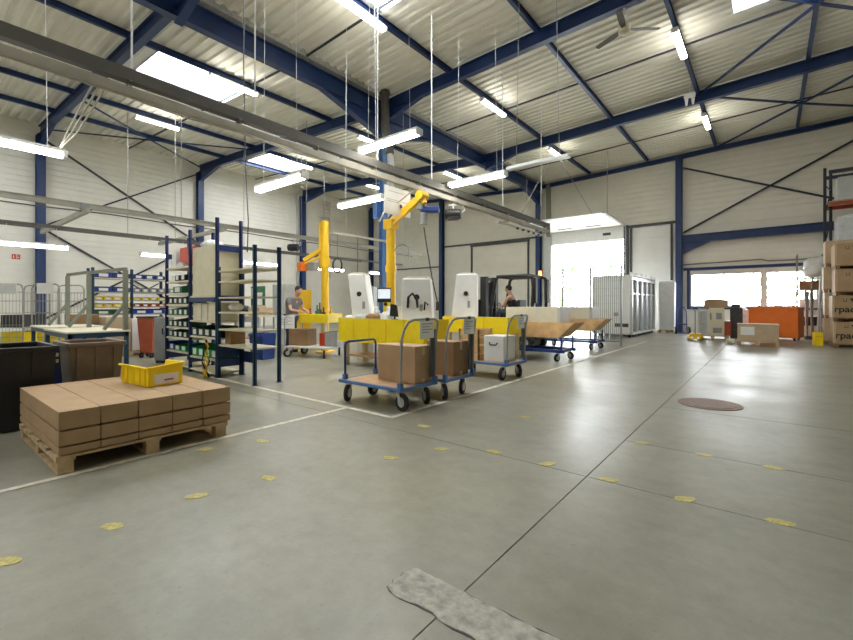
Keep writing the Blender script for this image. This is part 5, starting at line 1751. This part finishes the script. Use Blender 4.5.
# wrapped carton on a pallet in front
make_pallet('wooden_pallet', 'pallet under the wide wrapped carton before the orange container', 1.1, .8, (-.29, 17.55, 0), .03)
t = T('wide_carton', 'wide wrapped brown carton with white label, before the orange container', 'carton', (-.29, 17.55, .14), .03)
MB().bx(-.52, -.38, 0, .52, .38, .54).build('carton_body', CARDL, t, bevel=.02)
MB().bx(-.44, -.386, .2, -.08, -.381, .46).build('paper_label', PAPER, t)
m = MB()
for x in (-.46, -.2, .06, .40):
    m.bx(x - .03, -.385, 0, x + .03, -.381, .16)
m.bx(-.53, -.39, .50, .53, .39, .552).bx(-.012, -.387, 0, .012, -.381, .5)
m.build('wrap_tape', CARDL, t)
solo(MB().cyl((-.1, 0, .09), (.1, 0, .09), .09, 16), 'tape_roll', CREAM, 'small pale roll on the floor beside the wide wrapped carton', 'roll', loc=(-1.0, 17.4, 0), rz=.4)

# ------------------------------------------------------------------ carton stack and pallet rack by the windows
BY, BX0 = 18.15, 1.56


def text_obj(body, size, loc, parent, mt):
    cu = bpy.data.curves.new('printed_text', 'FONT')
    cu.body = body
    cu.size = size
    cu.extrude = .001
    cu.offset = size * .02
    o = bpy.data.objects.new('printed_text', cu)
    cu.materials.append(mt)
    COL.objects.link(o)
    me = bpy.data.meshes.new_from_object(o.evaluated_get(bpy.context.evaluated_depsgraph_get()))
    bpy.data.objects.remove(o)
    o = bpy.data.objects.new('printed_word', me)
    COL.objects.link(o)
    o.parent = parent
    o.location = loc
    o.rotation_euler = (PI / 2, 0, 0)
    return o


lv = ['bottom', 'second', 'third', 'top']
for k in range(4):
    z = k * .8
    ww = 1.32
    x0 = BX0 + (0.0, -.03, .03, .02)[k]
    t = T('export_carton', f'large brown export carton on its base, {lv[k]} of the tall stack by the rack', 'carton', (x0, BY, z), 0, 'stacked export cartons')
    MB().bx(.0, 0, .115, ww, 1.0, .79).build('carton_body', CARD, t, bevel=.012)
    MB().bx(.02, .02, .0, .12, .98, .115).bx(.6, .02, .0, .72, .98, .115).bx(ww - .12, .02, 0, ww - .02, .98, .115).bx(0, 0, .09, ww, 1, .115).build('base_runner', CARDD, t)
    MB().bx(.0, .03, .0, ww, .05, .085).build('base_gap', INK, t) if False else None
    MB().bx(-.006, -.006, .12, .05, .2, .78).build('corner_wrap', CARDL, t)
    for q, x in enumerate((.28, .43, .62)):
        ic = MB()
        if q == 0:
            ic.bx(x - .04, -.003, .60, x - .028, -.001, .70).bx(x + .028, -.003, .60, x + .04, -.001, .70).bx(x - .04, -.003, .60, x + .04, -.001, .615)
        elif q == 1:
            ic.prism([(x - .045, .70), (x + .045, .70), (x, .60)], -.003, -.001, 'y').bx(x - .006, -.003, .57, x + .006, -.001, .61)
        else:
            ic.bx(x - .008, -.003, .50 if k > 1 else .58, x + .008, -.001, .70)
        ic.build('handling_mark', INK, t)
    if k < 2:
        text_obj('rpack', .27, (.03, -.002, .28), t, INK)
for k in range(4):
    t = T('export_carton', f'large brown export carton, {lv[k]} of the stack half hidden behind the front carton stack', 'carton', (1.42 + (.0, .02, -.01, .03)[k], 19.3, k * .855), 0, 'export cartons of the rear stack')
    MB().bx(0, 0, .115, 1.3, .62, .85).build('carton_body', CARDL, t, bevel=.012)
    MB().bx(.02, .02, .0, .12, .6, .115).bx(.6, .02, .0, .72, .6, .115).bx(1.18, .02, 0, 1.28, .6, .115).build('base_runner', CARDD, t)
t = T('pallet_rack', 'tall dark pallet rack standing behind the stacked export cartons', 'rack', (0, 0, 0))
for x in (1.5, 4.3):
    for y in (20.05, 20.95):
        xx = x + (.22 if y > 20.5 else 0)
        MB().bx(xx - .04, y - .04, 0, xx + .04, y + .04, 6.0).build('upright', DARKROD, t)
    m = MB()
    for z in (.4, 1.4, 2.4, 3.4, 4.4, 5.4):
        m.bar((x, 20.05, z), (x + .22, 20.95, z + .9 if z < 5 else z), .03, .03)
    m.build('lattice', DARKROD, t)
for z in (1.6, 3.35, 4.75, 5.85):
    for y in (20.05, 20.95):
        MB().bx(1.6, y - .025, z - .06, 4.25, y + .025, z + .06).build('beam', DARKROD if z > 5 else REDB, t)
    if z < 5:
        MB().bx(1.6, 19.98, z + .06, 4.25, 20.97, z + .09).build('rack_deck', WOOD, t)
b = MB().bx(-.55, -.42, 0, .55, .42, .85).ball((0, 0, .85), .5, .4, .14, 14, 8)
solo(b, 'wrapped_pallet_load', PLAST, 'plastic-wrapped load on the lower rack deck above the cartons', 'load', loc=(2.35, 20.45, 3.442), bevel=.05)
b = MB().bx(-.55, -.42, 0, .55, .42, .8)
solo(b, 'wrapped_pallet_load', GREYL, 'grey wrapped load on the upper rack deck', 'load', loc=(2.35, 20.45, 4.842), bevel=.05)
b = MB().bx(-.6, -.42, 0, .6, .42, 1.1)
solo(b, 'carton', CARDD, 'brown carton on the lowest rack deck behind the stack', 'carton', loc=(2.4, 20.45, 1.692), bevel=.02)
# clutter beside the rack
t = T('tube_stand', 'stand full of upright grey tubes between windows and rack', 'stand', (1.28, 21.75, 0))
MB().bx(-.22, -.3, 0, .22, .3, .12).build('stand_base', GREYD, t)
random.seed(4)
for k in range(9):
    x, y = -.16 + (k % 3) * .16, -.2 + (k // 3) * .2
    MB().cyl((x, y, .1), (x + random.uniform(-.08, .08), y + random.uniform(-.08, .08), random.uniform(1.5, 2.5)), .035, 8).build('tube', [GREYP, OLIVE, GREYL][k % 3], t)
sk = MB().ball((.05, 0, .33), .34, .28, .33, 22, 14).ball((-.08, .02, .55), .26, .24, .26, 20, 12).ball((.2, -.04, .58), .2, .2, .2, 18, 12)
random.seed(21)
sk.v = [(x * (1 + .12 * math.sin(11 * z + 5 * x)) + random.uniform(-.018, .018), y * (1 + .14 * math.cos(6 * z + 2 * y)) + random.uniform(-.02, .02), max(0, z + .05 * math.sin(5 * x + 4 * y))) for x, y, z in sk.v]
t = T('wall_shelf_rack', 'narrow grey shelf rack holding the white sack beside the windows', 'rack', (1.25, 22.6, 0))
for sx in (-1, 1):
    for sy in (-1, 1):
        MB().bx(sx * .38 - .02, sy * .3 - .02, 0, sx * .38 + .02, sy * .3 + .02, 3.3).build('post', OLIVE, t)
for z in (.5, 1.2, 1.9, 2.35):
    MB().bx(-.4, -.32, z - .03, .4, .32, z).build('shelf', GREYL, t)
SACK = mat('sack_white', (.84, .85, .84), .5, var=.06, scale=5, bump=.5, bscale=9)
solo(sk, 'white_sack', SACK, 'bulging white plastic sack on the shelf rack above the window corner', 'sack', loc=(1.36, 22.55, 2.36), smooth=True)
for k, (z, m_, nm, l) in enumerate(((1.902, CARDD, 'carton', 'brown carton on the narrow shelf rack just below the white sack'), (1.202, WHITE, 'white_box', 'white box on the narrow shelf rack, middle shelf'), (.502, BLACK, 'black_crate', 'black crate on the narrow shelf rack, lowest shelf'))):
    solo(MB().bx(-.28, -.24, 0, .28, .24, .34), nm, m_, l, 'box', loc=(1.22, 22.55, z), bevel=.01)
t = T('yellow_crate', 'small yellow crate on the floor at the foot of the carton stack', 'crate', (1.22, 18.6, 0), .1)
MB().openbox(-.1, -.2, 0, .1, .2, .42, .012).build('crate_body', YEL, t, bevel=.006)
MB().bx(-.07, -.214, .28, .07, -.2, .33).build('hand_hold', YELP, t)
solo(MB().bx(-.25, -.25, 0, .25, .25, .5).bx(-.2, -.2, .5, .1, .2, .62), 'scrap_wood_pile', WOOD, 'low stack of broken wood on top of the narrow shelf rack back post', 'wood', loc=(1.75, 22.5, 3.3)) if False else None

# ------------------------------------------------------------------ light, sky, camera
w = bpy.data.worlds.new('sky')
S.world = w
w.use_nodes = True
bg = w.node_tree.nodes['Background']
bg.inputs['Color'].default_value = (.93, .97, 1.0, 1)
bg.inputs['Strength'].default_value = 11.5


def portal(name, x0, x1, z0, z1):
    l = bpy.data.lights.new(name, 'AREA')
    l.shape = 'RECTANGLE'
    l.size = x1 - x0
    l.size_y = z1 - z0
    l.cycles.is_portal = True
    o = bpy.data.objects.new(name, l)
    COL.objects.link(o)
    o.location = ((x0 + x1) / 2, YG + .11, (z0 + z1) / 2)
    o.rotation_euler = (-PI / 2, 0, 0)


portal('door_daylight', DOOR[0], DOOR[1], DOOR[2], DOOR[3])
portal('window_daylight', -2.82, 1.55, 1.27, 2.7)

cam = bpy.data.cameras.new('camera')
cam.sensor_width = 36
cam.lens = 36 * 428 / 853
cam.shift_y = -15 / 853
cam.clip_end = 300
co = bpy.data.objects.new('camera', cam)
COL.objects.link(co)
co.location = (0, 0, 1.3)
co.rotation_euler = (PI / 2, 0, math.atan2(342.5, 428))
S.camera = co
S.view_settings.view_transform = 'Standard'
S.view_settings.look = 'None'
S.view_settings.exposure = 0.98
S.view_settings.gamma = 1.0
S.view_settings.use_curve_mapping = False
S.cycles.max_bounces = 8
S.cycles.diffuse_bounces = 5
S.cycles.glossy_bounces = 4
S.cycles.transparent_max_bounces = 12
S.cycles.sample_clamp_indirect = 8
S.cycles.caustics_reflective = False
S.cycles.caustics_refractive = False
S.cycles.use_denoising = True
